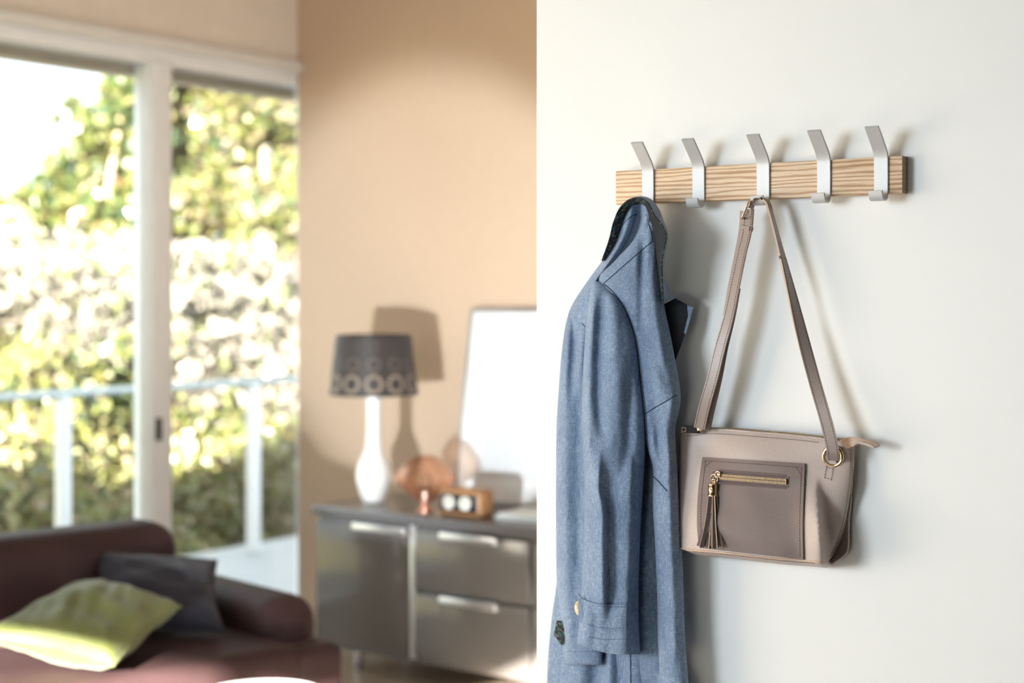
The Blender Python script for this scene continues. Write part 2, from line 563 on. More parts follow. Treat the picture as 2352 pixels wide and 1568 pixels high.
M['leafA'] = leafmat('green_leaves', [(0, (0.093, 0.123, 0.031)), (0.25, (0.130, 0.142, 0.040)), (0.5, (0.061, 0.099, 0.037)), (0.68, (0.161, 0.154, 0.055)), (0.82, (0.040, 0.074, 0.040)), (0.93, (0.170, 0.117, 0.050))])
M['leafB'] = leafmat('autumn_leaves', [(0, (0.135, 0.142, 0.040)), (0.25, (0.104, 0.123, 0.034)), (0.42, (0.179, 0.148, 0.080)), (0.6, (0.068, 0.102, 0.050)), (0.75, (0.191, 0.154, 0.104)), (0.9, (0.173, 0.161, 0.043))])
M['leafC'] = leafmat('olive_leaves', [(0, (0.214, 0.218, 0.071)), (0.25, (0.298, 0.273, 0.105)), (0.45, (0.143, 0.155, 0.057)), (0.6, (0.338, 0.258, 0.162)), (0.75, (0.323, 0.323, 0.181)), (0.9, (0.105, 0.111, 0.050))])  # lightened to make up for missing sun on shrubs the house shades
M['plume'] = leafmat('pale_plumes', [(0, (0.250, 0.221, 0.185)), (0.4, (0.265, 0.235, 0.209)), (0.65, (0.169, 0.185, 0.073)), (0.85, (0.265, 0.250, 0.213))])
M['bark'] = plain('bark', (0.30, 0.23, 0.16), 0.9, var=0.4, scale=20)

def leaf_geo(blobs, size, rng, vs, fs, shell=0.35, up=0.25):
    """blobs: (centre, (rx,ry,rz), count)"""
    for c, r, n in blobs:
        for _ in range(n):
            d = V((rng.gauss(0, 1), rng.gauss(0, 1), rng.gauss(0, 1))).normalized()
            k = shell + (1 - shell) * rng.random() ** 0.5
            p = V((c[0] + d.x * r[0] * k, c[1] + d.y * r[1] * k, c[2] + d.z * r[2] * k))
            a = V((rng.gauss(0, 1), rng.gauss(0, 1), rng.gauss(0, 1) + up)).normalized()
            b = a.cross(V((rng.gauss(0, 1), rng.gauss(0, 1), rng.gauss(0, 1)))).normalized()
            s = size * (0.6 + 0.8 * rng.random())
            i = len(vs)
            vs += [p - b * s * 0.5, p + a * s * 0.35, p + b * s * 0.5, p - a * s * 0.35]
            fs.append((i, i + 1, i + 2, i + 3))

def tree(label, base, blobs, mat, nleaf, size, seed, trunk_r=0.16, name='garden_tree'):
    rng = random.Random(seed)
    t = empty(name, base, label, 'tree')
    vs, fs = [], []
    leaf_geo([(c, (r, r, r * 0.9), int(nleaf * (r / 0.45) ** 2)) for c, r in blobs], size, rng, vs, fs)
    mesh_obj('crown', vs, fs, mat, t, False)
    top = V((0, 0, 0))
    for c, r in blobs: top += V(c)
    top /= len(blobs)
    b = V(base)
    tube('trunk', [b, b + (top - b) * 0.4 + V((0.1, 0, 0)), b + (top - b) * 0.75, top], [trunk_r, trunk_r * 0.8, trunk_r * 0.55, 0.03], M['bark'], t, 9)
    vs, fs = [], []
    for c, r in blobs[::2]:
        s = b + (top - b) * rng.uniform(0.4, 0.8)
        v2, f2 = tube_geo([s, (s + V(c)) / 2 + V((0, 0, 0.1)), V(c)], [trunk_r * 0.35, trunk_r * 0.25, 0.015], 6, base=len(vs))
        vs += v2; fs += f2
    mesh_obj('branch', vs, fs, M['bark'], t, True)
    return t

def px_blobs(lst, t, dt, seed):
    rng = random.Random(seed)
    out = []
    for (px, py, rp) in lst:
        tt = t + rng.uniform(-dt, dt)
        out.append((at(px, py, tt), rp * tt / FPX))
    return out

def on_hill(px, t):
    p = at(px, HY, t)
    return V((p.x, p.y, hill_z(p.x, p.y) - 0.1))

tree('tall broad green tree standing against the white sky outside', on_hill(250, 17.5),
     px_blobs([(285, 215, 62), (330, 300, 85), (225, 305, 75), (170, 400, 75), (265, 420, 95), (100, 470, 78), (190, 510, 95), (330, 480, 95), (300, 560, 100), (120, 575, 90), (335, 215, 60), (60, 545, 70), (165, 240, 24), (130, 275, 18)], 17.5, 0.7, 3),
     M['leafA'], 620, 0.13, 11)
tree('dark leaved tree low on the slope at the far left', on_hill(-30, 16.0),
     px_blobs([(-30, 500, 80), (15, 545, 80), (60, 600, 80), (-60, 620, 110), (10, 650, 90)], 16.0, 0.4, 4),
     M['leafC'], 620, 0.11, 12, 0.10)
tree('yellow green tree filling the window beside the tan wall', on_hill(600, 17.0),
     px_blobs([(600, 255, 90), (690, 260, 95), (520, 320, 90), (620, 370, 105), (700, 420, 100), (540, 450, 100), (640, 500, 100), (720, 540, 90), (600, 580, 90), (560, 210, 70), (660, 180, 70)], 17.0, 0.7, 5),
     M['leafB'], 620, 0.13, 13)
tree('russet tinged tree just right of the window post', on_hill(430, 18.5),
     px_blobs([(420, 210, 80), (470, 215, 80), (400, 330, 90), (450, 420, 100), (400, 500, 100), (480, 540, 90), (380, 150, 70), (500, 170, 70), (600, 160, 70), (700, 190, 70)], 18.5, 0.7, 6),
     M['leafB'], 620, 0.14, 14)

tree('leafy green tree beyond the left edge of the window view', on_hill(-330, 17.0),
     px_blobs([(-330, 420, 95), (-250, 480, 95), (-400, 500, 110), (-300, 560, 110), (-180, 560, 90), (-440, 400, 90), (-230, 390, 80)], 17.0, 0.6, 8),
     M['leafA'], 620, 0.13, 15)

# shrubs and plume grass over the slope
def shrub_proto(mat, seed, rx, rz, n, size):
    rng = random.Random(seed)
    vs, fs = [], []
    blobs = []
    for k in range(7):
        a = rng.uniform(0, 6.28); q = rng.uniform(0, 0.55)
        blobs.append((V((rx * q * math.cos(a), rx * q * math.sin(a), rz * rng.uniform(0.55, 1.15))), (rx * 0.6, rx * 0.6, rz * 0.6), n // 7))
    leaf_geo(blobs, size, rng, vs, fs, 0.3)
    me = bpy.data.meshes.new('foliage')
    me.from_pydata([tuple(v) for v in vs], [], fs); me.materials.append(mat)
    vs, fs = [], []
    for k in range(6):
        a = rng.uniform(0, 6.28)
        v2, f2 = tube_geo([(0, 0, -0.1), (0.2 * rx * math.cos(a), 0.2 * rx * math.sin(a), rz * 0.5), (0.55 * rx * math.cos(a), 0.55 * rx * math.sin(a), rz)], [0.03, 0.02, 0.008], 5, base=len(vs))
        vs += v2; fs += f2
    ms = bpy.data.meshes.new('stems')
    ms.from_pydata([tuple(v) for v in vs], [], fs); ms.materials.append(M['bark'])
    return me, ms

def plume_proto(seed):
    rng = random.Random(seed)
    vs, fs = [], []
    for k in range(420):
        a = rng.uniform(0, 6.28); lean = rng.uniform(0.1, 0.75); h = rng.uniform(0.7, 1.35)
        d = V((math.cos(a), math.sin(a), 0)); w = V((-d.y, d.x, 0)) * rng.uniform(0.008, 0.02)
        p0 = d * rng.uniform(0, 0.15); p1 = d * lean * 0.4 + V((0, 0, h * 0.65)); p2 = d * lean + V((0, 0, h * rng.uniform(0.75, 1.0)))
        i = len(vs)
        vs += [p0 - w, p0 + w, p1 + w * 1.4, p1 - w * 1.4, p2]
        fs += [(i, i + 1, i + 2, i + 3), (i + 3, i + 2, i + 4)]
    for k in range(650):
        a = rng.uniform(0, 6.28); lean = rng.uniform(0.1, 0.7)
        p = V((math.cos(a) * lean, math.sin(a) * lean, rng.uniform(0.75, 1.4)))
        q = V((rng.gauss(0, 1), rng.gauss(0, 1), rng.gauss(0, 1))).normalized() * 0.075
        r = V((rng.gauss(0, 1), rng.gauss(0, 1), rng.gauss(0, 1))).normalized() * 0.04
        i = len(vs)
        vs += [p - q, p + r, p + q, p - r]; fs.append((i, i + 1, i + 2, i + 3))
    me = bpy.data.meshes.new('blades')
    me.from_pydata([tuple(v) for v in vs], [], fs); me.materials.append(M['plume'])
    return me

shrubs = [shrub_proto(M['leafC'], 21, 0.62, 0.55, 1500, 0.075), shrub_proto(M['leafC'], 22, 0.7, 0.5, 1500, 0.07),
          shrub_proto(M['leafB'], 23, 0.7, 0.6, 1500, 0.085), shrub_proto(M['leafA'], 24, 0.65, 0.6, 1500, 0.085)]
plumes = [plume_proto(31), plume_proto(32)]
rng = random.Random(5)
KINDS = [('olive_shrub', 'low olive and brown shrub on the slope just beyond the deck railing', 'olive shrubs below the railing'),
         ('olive_shrub', 'low olive and brown shrub on the slope just beyond the deck railing', 'olive shrubs below the railing'),
         ('yellow_shrub', 'yellow green sunlit shrub higher on the slope outside', 'yellow green shrubs on the slope'),
         ('green_shrub', 'fresh green bush among the pale grasses on the slope', 'green bushes on the slope')]
t = 9.9
while t < 18.5:
    wpx = 0.55 * FPX / t * 1.25
    px = -520 + rng.uniform(0, wpx)
    while px < 780:
        p = on_hill(px, t + rng.uniform(-0.25, 0.25))
        if p.x > -7.55: px += wpx; continue
        u = rng.random()
        if 12.6 < t < 16.2 and u < 0.66:
            o = empty('plume_grass', p, 'clump of pale pinkish plume grass on the slope outside', 'grass', 'pale plume grasses on the slope')
            c = bpy.data.objects.new('blades', plumes[rng.randrange(2)]); COL.objects.link(c); c.parent = o
            parts = [c]
        else:
            k = rng.choice((0, 1, 1, 0, 2)) if t < 12.2 else rng.choice((2, 3, 2))
            nm, lb, gr = KINDS[k]
            o = empty(nm, p, lb, 'shrub', gr)
            parts = []
            for nme, me in (('foliage', shrubs[k][0]), ('stems', shrubs[k][1])):
                c = bpy.data.objects.new(nme, me); COL.objects.link(c); c.parent = o; parts.append(c)
        s = rng.uniform(0.85, 1.25)
        o.scale = (s, s, s * rng.uniform(0.9, 1.15)); o.rotation_euler = (0, 0, rng.uniform(0, 6.28))
        px += wpx * rng.uniform(0.75, 1.1)
    t += 0.62

# ================================================================== sideboard
YF = 4.55; SBX0 = -4.19; SBX1 = -2.45; SBT = 0.64
M['lacquer'] = plain('grey_lacquer', (0.115, 0.105, 0.10), 0.22, var=0.05, scale=3, coat=0.3)
M['lacquer_top'] = plain('grey_lacquer_top', (0.10, 0.095, 0.10), 0.25, var=0.05, scale=3, coat=0.3)
M['chrome'] = plain('brushed_steel', (0.78, 0.78, 0.80), 0.3, 0.9, var=0.03)
sb = empty('sideboard', ((SBX0 + SBX1) / 2, 4.8, 0), 'low dark grey lacquered sideboard with steel bar handles against the tan wall', 'sideboard')
box('top', (SBX0 - 0.012, YF - 0.02, 0.605), (SBX1 + 0.012, 5.06, SBT), M['lacquer_top'], sb, 0.014, 4)
box('body', (SBX0, YF + 0.022, 0.085), (SBX1, 5.05, 0.605), M['lacquer'], sb, 0.003)
def front(name, x0, x1, z0, z1, hx):
    d = box(name, (x0, YF, z0), (x1, YF + 0.022, z1), M['lacquer'], sb, 0.002)
    box('handle', (hx - 0.13, YF - 0.026, z1 - 0.022), (hx + 0.13, YF + 0.0, z1 + 0.006), M['chrome'], d, 0.004)
front('door', SBX0 + 0.004, -3.722, 0.115, 0.585, -3.854)
front('drawer', -3.690, -3.172, 0.363, 0.585, -3.43)
front('drawer', -3.690, -3.172, 0.115, 0.350, -3.43)
front('drawer', -3.150, -2.454, 0.363, 0.585, -2.80)
front('drawer', -3.150, -2.454, 0.115, 0.350, -2.80)
box('centre_rail', (-3.718, YF + 0.004, 0.1), (-3.694, YF + 0.022, 0.6), M['chrome'], sb, 0.002)
for (lx, ly) in ((-4.06, 4.66), (-2.56, 4.66), (-4.06, 4.97), (-2.56, 4.97)):
    lathe('leg', [(0.016, 0.0), (0.022, 0.01), (0.02, 0.086)], (lx, ly), M['chrome'], sb, 14)

# table lamp
LP = on_z(879, 1150, SBT); LP = V((LP.x, 4.74, SBT))
M['ceramic'] = plain('white_ceramic', (0.86, 0.86, 0.85), 0.12, var=0.01, coat=0.5)
M['shade'] = plain('brown_shade', (0.030, 0.023, 0.022), 0.5, var=0.05, sheen=0.1)
M['rosette'] = [plain('pale_cutwork', (0.36, 0.28, 0.22), 0.7, var=0.1), plain('dim_cutwork', (0.13, 0.10, 0.085), 0.7, var=0.1), plain('dark_cutwork', (0.085, 0.066, 0.058), 0.7, var=0.1)]
tl = empty('table_lamp', LP, 'table lamp with white bottle shaped base and dark patterned drum shade', 'lamp')
b_ = [(0.040, 0), (0.043, 0.006), (0.047, 0.02), (0.058, 0.045), (0.068, 0.078), (0.071, 0.108), (0.067, 0.138), (0.055, 0.168), (0.042, 0.192), (0.034, 0.215), (0.031, 0.245), (0.029, 0.30), (0.029, 0.36), (0.031, 0.42), (0.033, 0.455), (0.012, 0.458)]
lathe('base', [(r, SBT + z) for r, z in b_], LP, M['ceramic'], tl, 40)
Z0, Z1 = EYE - 221 / 581.0, EYE - 86 / 581.0
R0, R1 = 0.177, 0.150
vs, fs = [], []; seg = 64
for (r, z) in ((R0, Z0), (R1, Z1), (R1 - 0.003, Z1), (R0 - 0.003, Z0)):
    for k in range(seg):
        a = 2 * math.pi * k / seg
        vs.append((LP.x + r * math.cos(a), LP.y + r * math.sin(a), z))
for i in range(4):
    j = (i + 1) % 4
    for k in range(seg):
        k2 = (k + 1) % seg
        fs.append((i * seg + k, i * seg + k2, j * seg + k2, j * seg + k))
shade = mesh_obj('shade', vs, fs, M['shade'], tl, True, auto=40)
for zz, rr in ((Z0, R0), (Z1, R1)):
    tube('shade_rim', [(LP.x + rr * math.cos(a * math.pi / 24), LP.y + rr * math.sin(a * math.pi / 24), zz) for a in range(48)], 0.003, M['shade'], shade, 6, True)
tube('lamp_stem', [(LP.x, LP.y, SBT + 0.455), (LP.x, LP.y, Z1 - 0.03)], 0.007, M['chrome'], tl, 8)
lathe('bulb', [(0.012, Z0 + 0.02), (0.028, Z0 + 0.06), (0.030, Z0 + 0.085), (0.018, Z0 + 0.11), (0.0, Z0 + 0.118)], LP, M['ceramic'], tl, 16)
# cut-work rosettes around the shade, largest along the lower edge
for row, (fz, rad, npet) in enumerate(((0.20, 0.040, 16), (0.53, 0.031, 14), (0.82, 0.023, 12))):
    ncol = 12
    for c in range(ncol):
        a0 = 2 * math.pi * (c + 0.35) / ncol
        z = Z0 + (Z1 - Z0) * fz
        R = R0 + (R1 - R0) * fz + 0.0012
        vs, fs = [], []
        def pt(u, v):
            aa = a0 + u / R
            rr = R0 + (R1 - R0) * ((z + v - Z0) / (Z1 - Z0)) + 0.0012
            return (LP.x + rr * math.cos(aa), LP.y + rr * math.sin(aa), z + v)
        for k in range(npet):
            th = 2 * math.pi * k / npet
            i = len(vs)
            for (rr_, dt_) in ((0.52, 0), (0.78, 0.40), (1.0, 0.0), (0.78, -0.40)):
                tt = th + dt_ * 2 * math.pi / npet
                vs.append(pt(rad * rr_ * math.cos(tt), rad * rr_ * math.sin(tt)))
            fs.append((i, i + 1, i + 2, i + 3))
        mesh_obj('rosette', vs, fs, M['rosette'][row], shade, False)

# copper glass globe lamp
GP = on_z(985, 1172, SBT); GP = V((GP.x, 4.66, SBT))
gl_ = empty('globe_lamp', GP, 'round copper tinted glass lamp on a small metal foot beside the table lamp', 'lamp')
def copper_glass():
    m = bpy.data.materials.new('copper_glass'); m.use_nodes = True
    nt = m.node_tree; nt.nodes.clear()
    out = N(nt, 'ShaderNodeOutputMaterial')
    tr = N(nt, 'ShaderNodeBsdfTransparent'); tr.inputs[0].default_value = (0.97, 0.80, 0.72, 1)
    gs = N(nt, 'ShaderNodeBsdfGlossy'); gs.inputs[0].default_value = (0.95, 0.60, 0.45, 1); gs.inputs['Roughness'].default_value = 0.06
    lw = N(nt, 'ShaderNodeLayerWeight'); lw.inputs[0].default_value = 0.25
    mx = N(nt, 'ShaderNodeMixShader')
    nt.links.new(lw.outputs['Facing'], mx.inputs[0])
    nt.links.new(tr.outputs[0], mx.inputs[1]); nt.links.new(gs.outputs[0], mx.inputs[2])
    nt.links.new(mx.outputs[0], out.inputs[0])
    return m
M['copperglass'] = copper_glass()
M['copper'] = plain('copper', (0.80, 0.42, 0.30), 0.2, 1.0, var=0.05)
lathe('foot', [(0.034, SBT), (0.034, SBT + 0.008), (0.016, SBT + 0.014), (0.013, SBT + 0.03), (0.018, SBT + 0.036)], GP, M['copper'], gl_, 24)
lathe('glass_bulb', [(0.016, SBT + 0.034), (0.045, SBT + 0.055), (0.085, SBT + 0.085), (0.108, SBT + 0.112), (0.113, SBT + 0.125), (0.108, SBT + 0.142), (0.088, SBT + 0.172), (0.06, SBT + 0.196), (0.032, SBT + 0.208), (0.0, SBT + 0.211)], GP, M['copperglass'], gl_, 40)
lathe('lamp_holder', [(0.013, SBT + 0.034), (0.014, SBT + 0.075), (0.010, SBT + 0.078)], GP, M['chrome'], gl_, 16)
lathe('filament_bulb', [(0.010, SBT + 0.076), (0.020, SBT + 0.10), (0.022, SBT + 0.12), (0.012, SBT + 0.14), (0.0, SBT + 0.146)], GP, M['glass'], gl_, 16)

# wooden radio with two dials
M['walnut'] = plain('walnut', (0.34, 0.17, 0.075), 0.4, var=0.3, scale=30, mapping=(1, 6, 6))
M['walnutdark'] = plain('walnut_side', (0.10, 0.055, 0.03), 0.45, var=0.3, scale=30, mapping=(1, 6, 6))
M['black'] = plain('black_plastic', (0.012, 0.012, 0.014), 0.3)
M['dial'] = plain('dial_face', (0.62, 0.60, 0.56), 0.3, var=0.1)
RX0, RX1, RYF, RYB = -3.632, -3.425, 4.605, 4.70
rd = empty('tabletop_radio', ((RX0 + RX1) / 2, 4.65, SBT), 'small rounded wooden radio with two round dials on the sideboard', 'radio')
box('case', (RX0, RYF, SBT), (RX1, RYB, SBT + 0.104), M['walnut'], rd, 0.022, 4)
fp = box('face', (RX0 + 0.016, RYF - 0.003, SBT + 0.018), (RX1 - 0.016, RYF + 0.004, SBT + 0.086), M['black'], rd, 0.003)
def disc_y(name, x, y, z, r, th, mat, parent, seg=28):
    vs = []; fs = []
    for (yy, rr) in ((y, r), (y - th * 0.6, r), (y - th, r * 0.86)):
        for k in range(seg):
            a = 2 * math.pi * k / seg
            vs.append((x + rr * math.cos(a), yy, z + rr * math.sin(a)))
    for i in range(2):
        for k in range(seg):
            k2 = (k + 1) % seg
            fs.append((i * seg + k, i * seg + k2, (i + 1) * seg + k2, (i + 1) * seg + k))
    fs.append(tuple(range(seg))); fs.append(tuple(2 * seg + k for k in range(seg)))
    return mesh_obj(name, vs, fs, mat, parent, True, auto=40)
for dx in (0.062, 0.136):
    d = disc_y('dial', RX0 + dx, RYF - 0.003, SBT + 0.052, 0.026, 0.004, M['dial'], rd)
    disc_y('dial_hub', RX0 + dx, RYF - 0.007, SBT + 0.052, 0.006, 0.003, M['black'], d, 14)
    box('pointer', (RX0 + dx - 0.0015, RYF - 0.0085, SBT + 0.052), (RX0 + dx + 0.0015, RYF - 0.007, SBT + 0.072), M['black'], d)

# magazines
M['paper'] = plain('white_paper', (0.80, 0.82, 0.83), 0.45, var=0.03)
M['teal'] = plain('teal_cover', (0.32, 0.47, 0.50), 0.4, var=0.3, scale=20)
Rm = Matrix.Translation((-3.24, 4.76, SBT)) @ Matrix.Rotation(math.radians(9), 4, 'Z')
for k, (lb, dz, rot, wx) in enumerate((('dark covered magazine lying at the bottom of the small stack beside the radio', 0.0, 0, 0.15), ('white magazine lying on top of the small stack beside the radio', 0.0125, 9, 0.145))):
    Rk = Matrix.Translation((-3.235, 4.74 + 0.01 * k, SBT + dz)) @ Matrix.Rotation(math.radians(rot), 4, 'Z')
    mg = empty('magazine', Rk.translation, lb, 'magazine')
    box('pages', (-wx, -0.105, 0.0005), (wx, 0.105, 0.0105), M['paper'], mg, 0.001, 1, Rk)
    box('cover', (-wx - 0.001, -0.106, 0.0105), (wx + 0.001, 0.106, 0.012), M['teal'] if k == 0 else M['paper'], mg, 0.0004, 1, Rk)

# framed print leaning on the wall
FXL = -3.845; FW = 0.56; FH = 0.775
fr = empty('framed_print', (FXL + FW / 2, 5.0, SBT), 'large white framed print leaning against the tan wall behind the radio', 'picture')
lean = math.atan2(0.125, FH)
FM = Matrix.Translation((FXL, 4.975, SBT)) @ Matrix.Rotation(-lean, 4, 'X')
M['frame'] = plain('grey_frame', (0.34, 0.33, 0.33), 0.35, 0.3, var=0.05)
M['mat'] = plain('white_mount', (0.86, 0.86, 0.86), 0.6, var=0.01)
M['print'] = plain('pale_grey_print', (0.70, 0.71, 0.73), 0.5, var=0.12, scale=1.4, mapping=(6, 1, 0.6))
for lo, hi in (((0, 0, 0), (0.012, 0.02, FH)), ((FW - 0.012, 0, 0), (FW, 0.02, FH)), ((0.012, 0, 0), (FW - 0.012, 0.02, 0.012)), ((0.012, 0, FH - 0.012), (FW - 0.012, 0.02, FH))):
    box('frame_bar', lo, hi, M['frame'], fr, 0.002, 1, FM)
box('mount', (0.012, 0.008, 0.012), (FW - 0.012, 0.016, FH - 0.012), M['mat'], fr, 0, 1, FM)
box('print', (0.115, 0.0068, 0.10), (FW - 0.115, 0.008, FH - 0.10), M['print'], fr, 0, 1, FM)
box('frame_glass', (0.012, 0.003, 0.012), (FW - 0.012, 0.005, FH - 0.012), M['artglass'], fr, 0, 1, FM)

# ================================================================== sofa
SO = V((-3.85, 3.45, 0))
SM = Matrix.Translation(SO) @ Matrix.Rotation(math.radians(-12.5), 4, 'Z')
M['sofa'] = plain('plum_leather', (0.044, 0.0235, 0.025), 0.55, var=0.12, scale=5, bump=0.2, bscale=500, bdist=0.0008)
M['sofa'].node_tree.nodes['Principled BSDF'].inputs['Specular IOR Level'].default_value = 0.2
so = empty('sofa', SM @ V((0.1, -1.0, 0)), 'dark plum brown sofa with rounded back and low arm under the window', 'sofa')
box('backrest', (-0.27, -2.3, 0.08), (0.0, 0.09, 0.72), M['sofa'], so, 0.085, 5, SM)
box('arm', (-0.27, 0.095, 0.08), (0.47, 0.31, 0.525), M['sofa'], so, 0.085, 5, SM)
box('base', (-0.25, -2.28, 0.06), (0.585, 0.29, 0.265), M['sofa'], so, 0.03, 3, SM)
box('seat_cushion', (-0.005, -2.28, 0.26), (0.61, 0.15, 0.415), M['sofa'], so, 0.05, 4, SM)
box('front_rail', (0.45, 0.10, 0.2), (0.605, 0.30, 0.40), M['sofa'], so, 0.045, 4, SM)
for lx, ly in ((-0.2, 0.2), (0.52, 0.2), (-0.2, -2.2), (0.52, -2.2)):
    box('foot', (lx - 0.03, ly - 0.03, 0), (lx + 0.03, ly + 0.03, 0.075), M['black'], so, 0.004, 1, SM)

def pillow(name, c, thick, mat, label, seed, wr=0.012, n=34):
    """c: four corners (00,10,11,01) in world space"""
    c = [V(p) for p in c]
    nrm = (c[1] - c[0]).cross(c[3] - c[0]).normalized()
    if nrm.dot(V((0, 0, EYE)) - c[0]) < 0: nrm = -nrm
    root = empty(name, sum(c, V((0, 0, 0))) / 4 - V((0, 0, 0.08)), label, 'cushion')
    vs, fs = [], []
    def P(u, v, side):
        pin = 0.06 * math.sin(math.pi * u) * 0.9
        pv = 0.06 * math.sin(math.pi * v) * 0.9
        uu = u + (0.5 - u) * 2 * pv * abs(2 * u - 1); vv = v + (0.5 - v) * 2 * pin * abs(2 * v - 1)
        p = c[0].lerp(c[1], uu).lerp(c[3].lerp(c[2], uu), vv)
        h = (max(0, 1 - (2 * u - 1) ** 2) * max(0, 1 - (2 * v - 1) ** 2)) ** 0.42
        w_ = noise.noise(V((u * 3.2, v * 5.5, seed))) * wr + noise.noise(V((u * 9 + v * 4, v * 3.0, seed + 3))) * wr * 0.6
        return p + nrm * side * (h * thick + w_ * h)
    for side in (1, -1):
        b0 = len(vs)
        for i in range(n + 1):
            for j in range(n + 1): vs.append(P(i / n, j / n, side))
        for i in range(n):
            for j in range(n):
                a = b0 + i * (n + 1) + j
                fs.append((a, a + 1, a + n + 2, a + n + 1))
    mesh_obj('cover', vs, fs, mat, root, True)
    rim = [P(i / n, 0, 1) for i in range(n)] + [P(1, i / n, 1) for i in range(n)] + [P(1 - i / n, 1, 1) for i in range(n)] + [P(0, 1 - i / n, 1) for i in range(n)]
    tube('piping', rim, 0.004, mat, root, 6, True)
    return root
M['navy'] = plain('navy_velvet', (0.013, 0.014, 0.028), 0.8, var=0.2, scale=9, sheen=0.15)
M['green'] = plain('olive_satin', (0.095, 0.108, 0.024), 0.6, var=0.15, scale=6, sheen=0.2)
pillow('navy_cushion', [at(232, 1445, 4.72), at(515, 1450, 4.76), at(498, 1286, 5.0), at(215, 1268, 4.94)], 0.075, M['navy'],
       'dark navy square cushion propped up at the far end of the sofa', 2.0)
pillow('green_cushion', [at(-45, 1462, 4.34), at(262, 1528, 4.26), at(415, 1392, 4.62), at(180, 1340, 4.80)], 0.085, M['green'],
       'olive green satin cushion lying tilted on the sofa seat', 11.3, 0.022, 44)

# white side table whose rim just shows at the bottom edge
ST = on_z(622, 1557, 0.43); STC = V((ST.x, ST.y, 0)) + V((FX, FY, 0)) * -0.17
M['whitelac'] = plain('white_lacquer', (0.82, 0.82, 0.82), 0.3, var=0.01)
st = empty('side_table', (STC.x, STC.y, 0), 'round white side table just in front of the sofa', 'table')
lathe('table_top', [(0.15, 0.41), (0.165, 0.413), (0.17, 0.42), (0.165, 0.43), (0.0, 0.43)], STC, M['whitelac'], st, 48)
lathe('stem', [(0.018, 0.012), (0.016, 0.40), (0.03, 0.41)], STC, M['whitelac'], st, 16)
lathe('foot', [(0.13, 0.0), (0.13, 0.006), (0.02, 0.014)], STC, M['whitelac'], st, 40)

# ================================================================== coat rack
BD = 0.022
bx0 = W(1414, 430, BD).x; bx1 = W(2072.5, 400, BD).x
bz0, bz1 = 1.6142, 1.6733
bzc = (bz0 + bz1) / 2
rack = empty('coat_rack', ((bx0 + bx1) / 2, YW, bzc), 'light wooden coat rack with five bent metal hooks on the white wall', 'coat rack')
bm = bmesh.new()
bm_box(bm, (bx0, YW - BD, bz0), (bx1, YW, bz1), 0.0012, 2)
board = bm_obj('board', bm, [M['ash'], M['ashend']], rack, True, 40)
for p in board.data.polygons:
    if abs(p.normal.x) > 0.9: p.material_index = 1

# hook: side profile (distance out from the board face, height), swept across its width
HW = 0.0232
prof = smoothpath([(0.0405, 0.0735), (0.0300, 0.0630), (0.0165, 0.0490), (0.0075, 0.0390), (0.0030, 0.0290), (0.0021, 0.0150), (0.0021, -0.0250), (0.0030, -0.0335), (0.0080, -0.0385), (0.0160, -0.0392), (0.0215, -0.0375), (0.0245, -0.0310), (0.0260, -0.0255)], 46)
TH = 0.0019
vs, fs = [], []
for i, (d, z) in enumerate(prof):
    a = prof[max(0, i - 1)]; b = prof[min(len(prof) - 1, i + 1)]
    tx, tz = b[0] - a[0], b[1] - a[1]; l = math.hypot(tx, tz); nx_, nz_ = -tz / l, tx / l
    ch = 0.0005
    for (sx, sn) in ((-HW/2, -TH + ch), (-HW/2, TH - ch), (-HW/2 + ch, TH), (HW/2 - ch, TH), (HW/2, TH - ch), (HW/2, -TH + ch), (HW/2 - ch, -TH), (-HW/2 + ch, -TH)):
        vs.append((sx, -(d + nx_ * sn), z + nz_ * sn))
n = len(prof)
for i in range(n - 1):
    for k in range(8):
        k2 = (k + 1) % 8
        fs.append((i * 8 + k, i * 8 + k2, (i + 1) * 8 + k2, (i + 1) * 8 + k))
fs.append(tuple(range(8))); fs.append(tuple((n - 1) * 8 + k for k in range(8)))
hx = [W(px, 420, BD + 0.004).x for px in (1487.5, 1603.5, 1752, 1891.5, 2023)]
hook0 = mesh_obj('hook', vs, fs, M['hook'], None, True, auto=35)
hook0.parent = rack
hook0.location = (hx[0] - rack.location.x, -BD, 0)
for x in hx[1:]:
    h = hook0.copy(); COL.objects.link(h); h.parent = rack
    h.location = (x - rack.location.x, -BD, 0)

# ================================================================== coat
coat = empty('blue_jacket', W(1440, 470, 0.06), 'blue grey chambray jacket with dark floral lining hanging by its collar from the leftmost hook', 'jacket')

def bul(s):
    return math.sqrt(max(0.0, 1 - (2 * s - 1) ** 2))

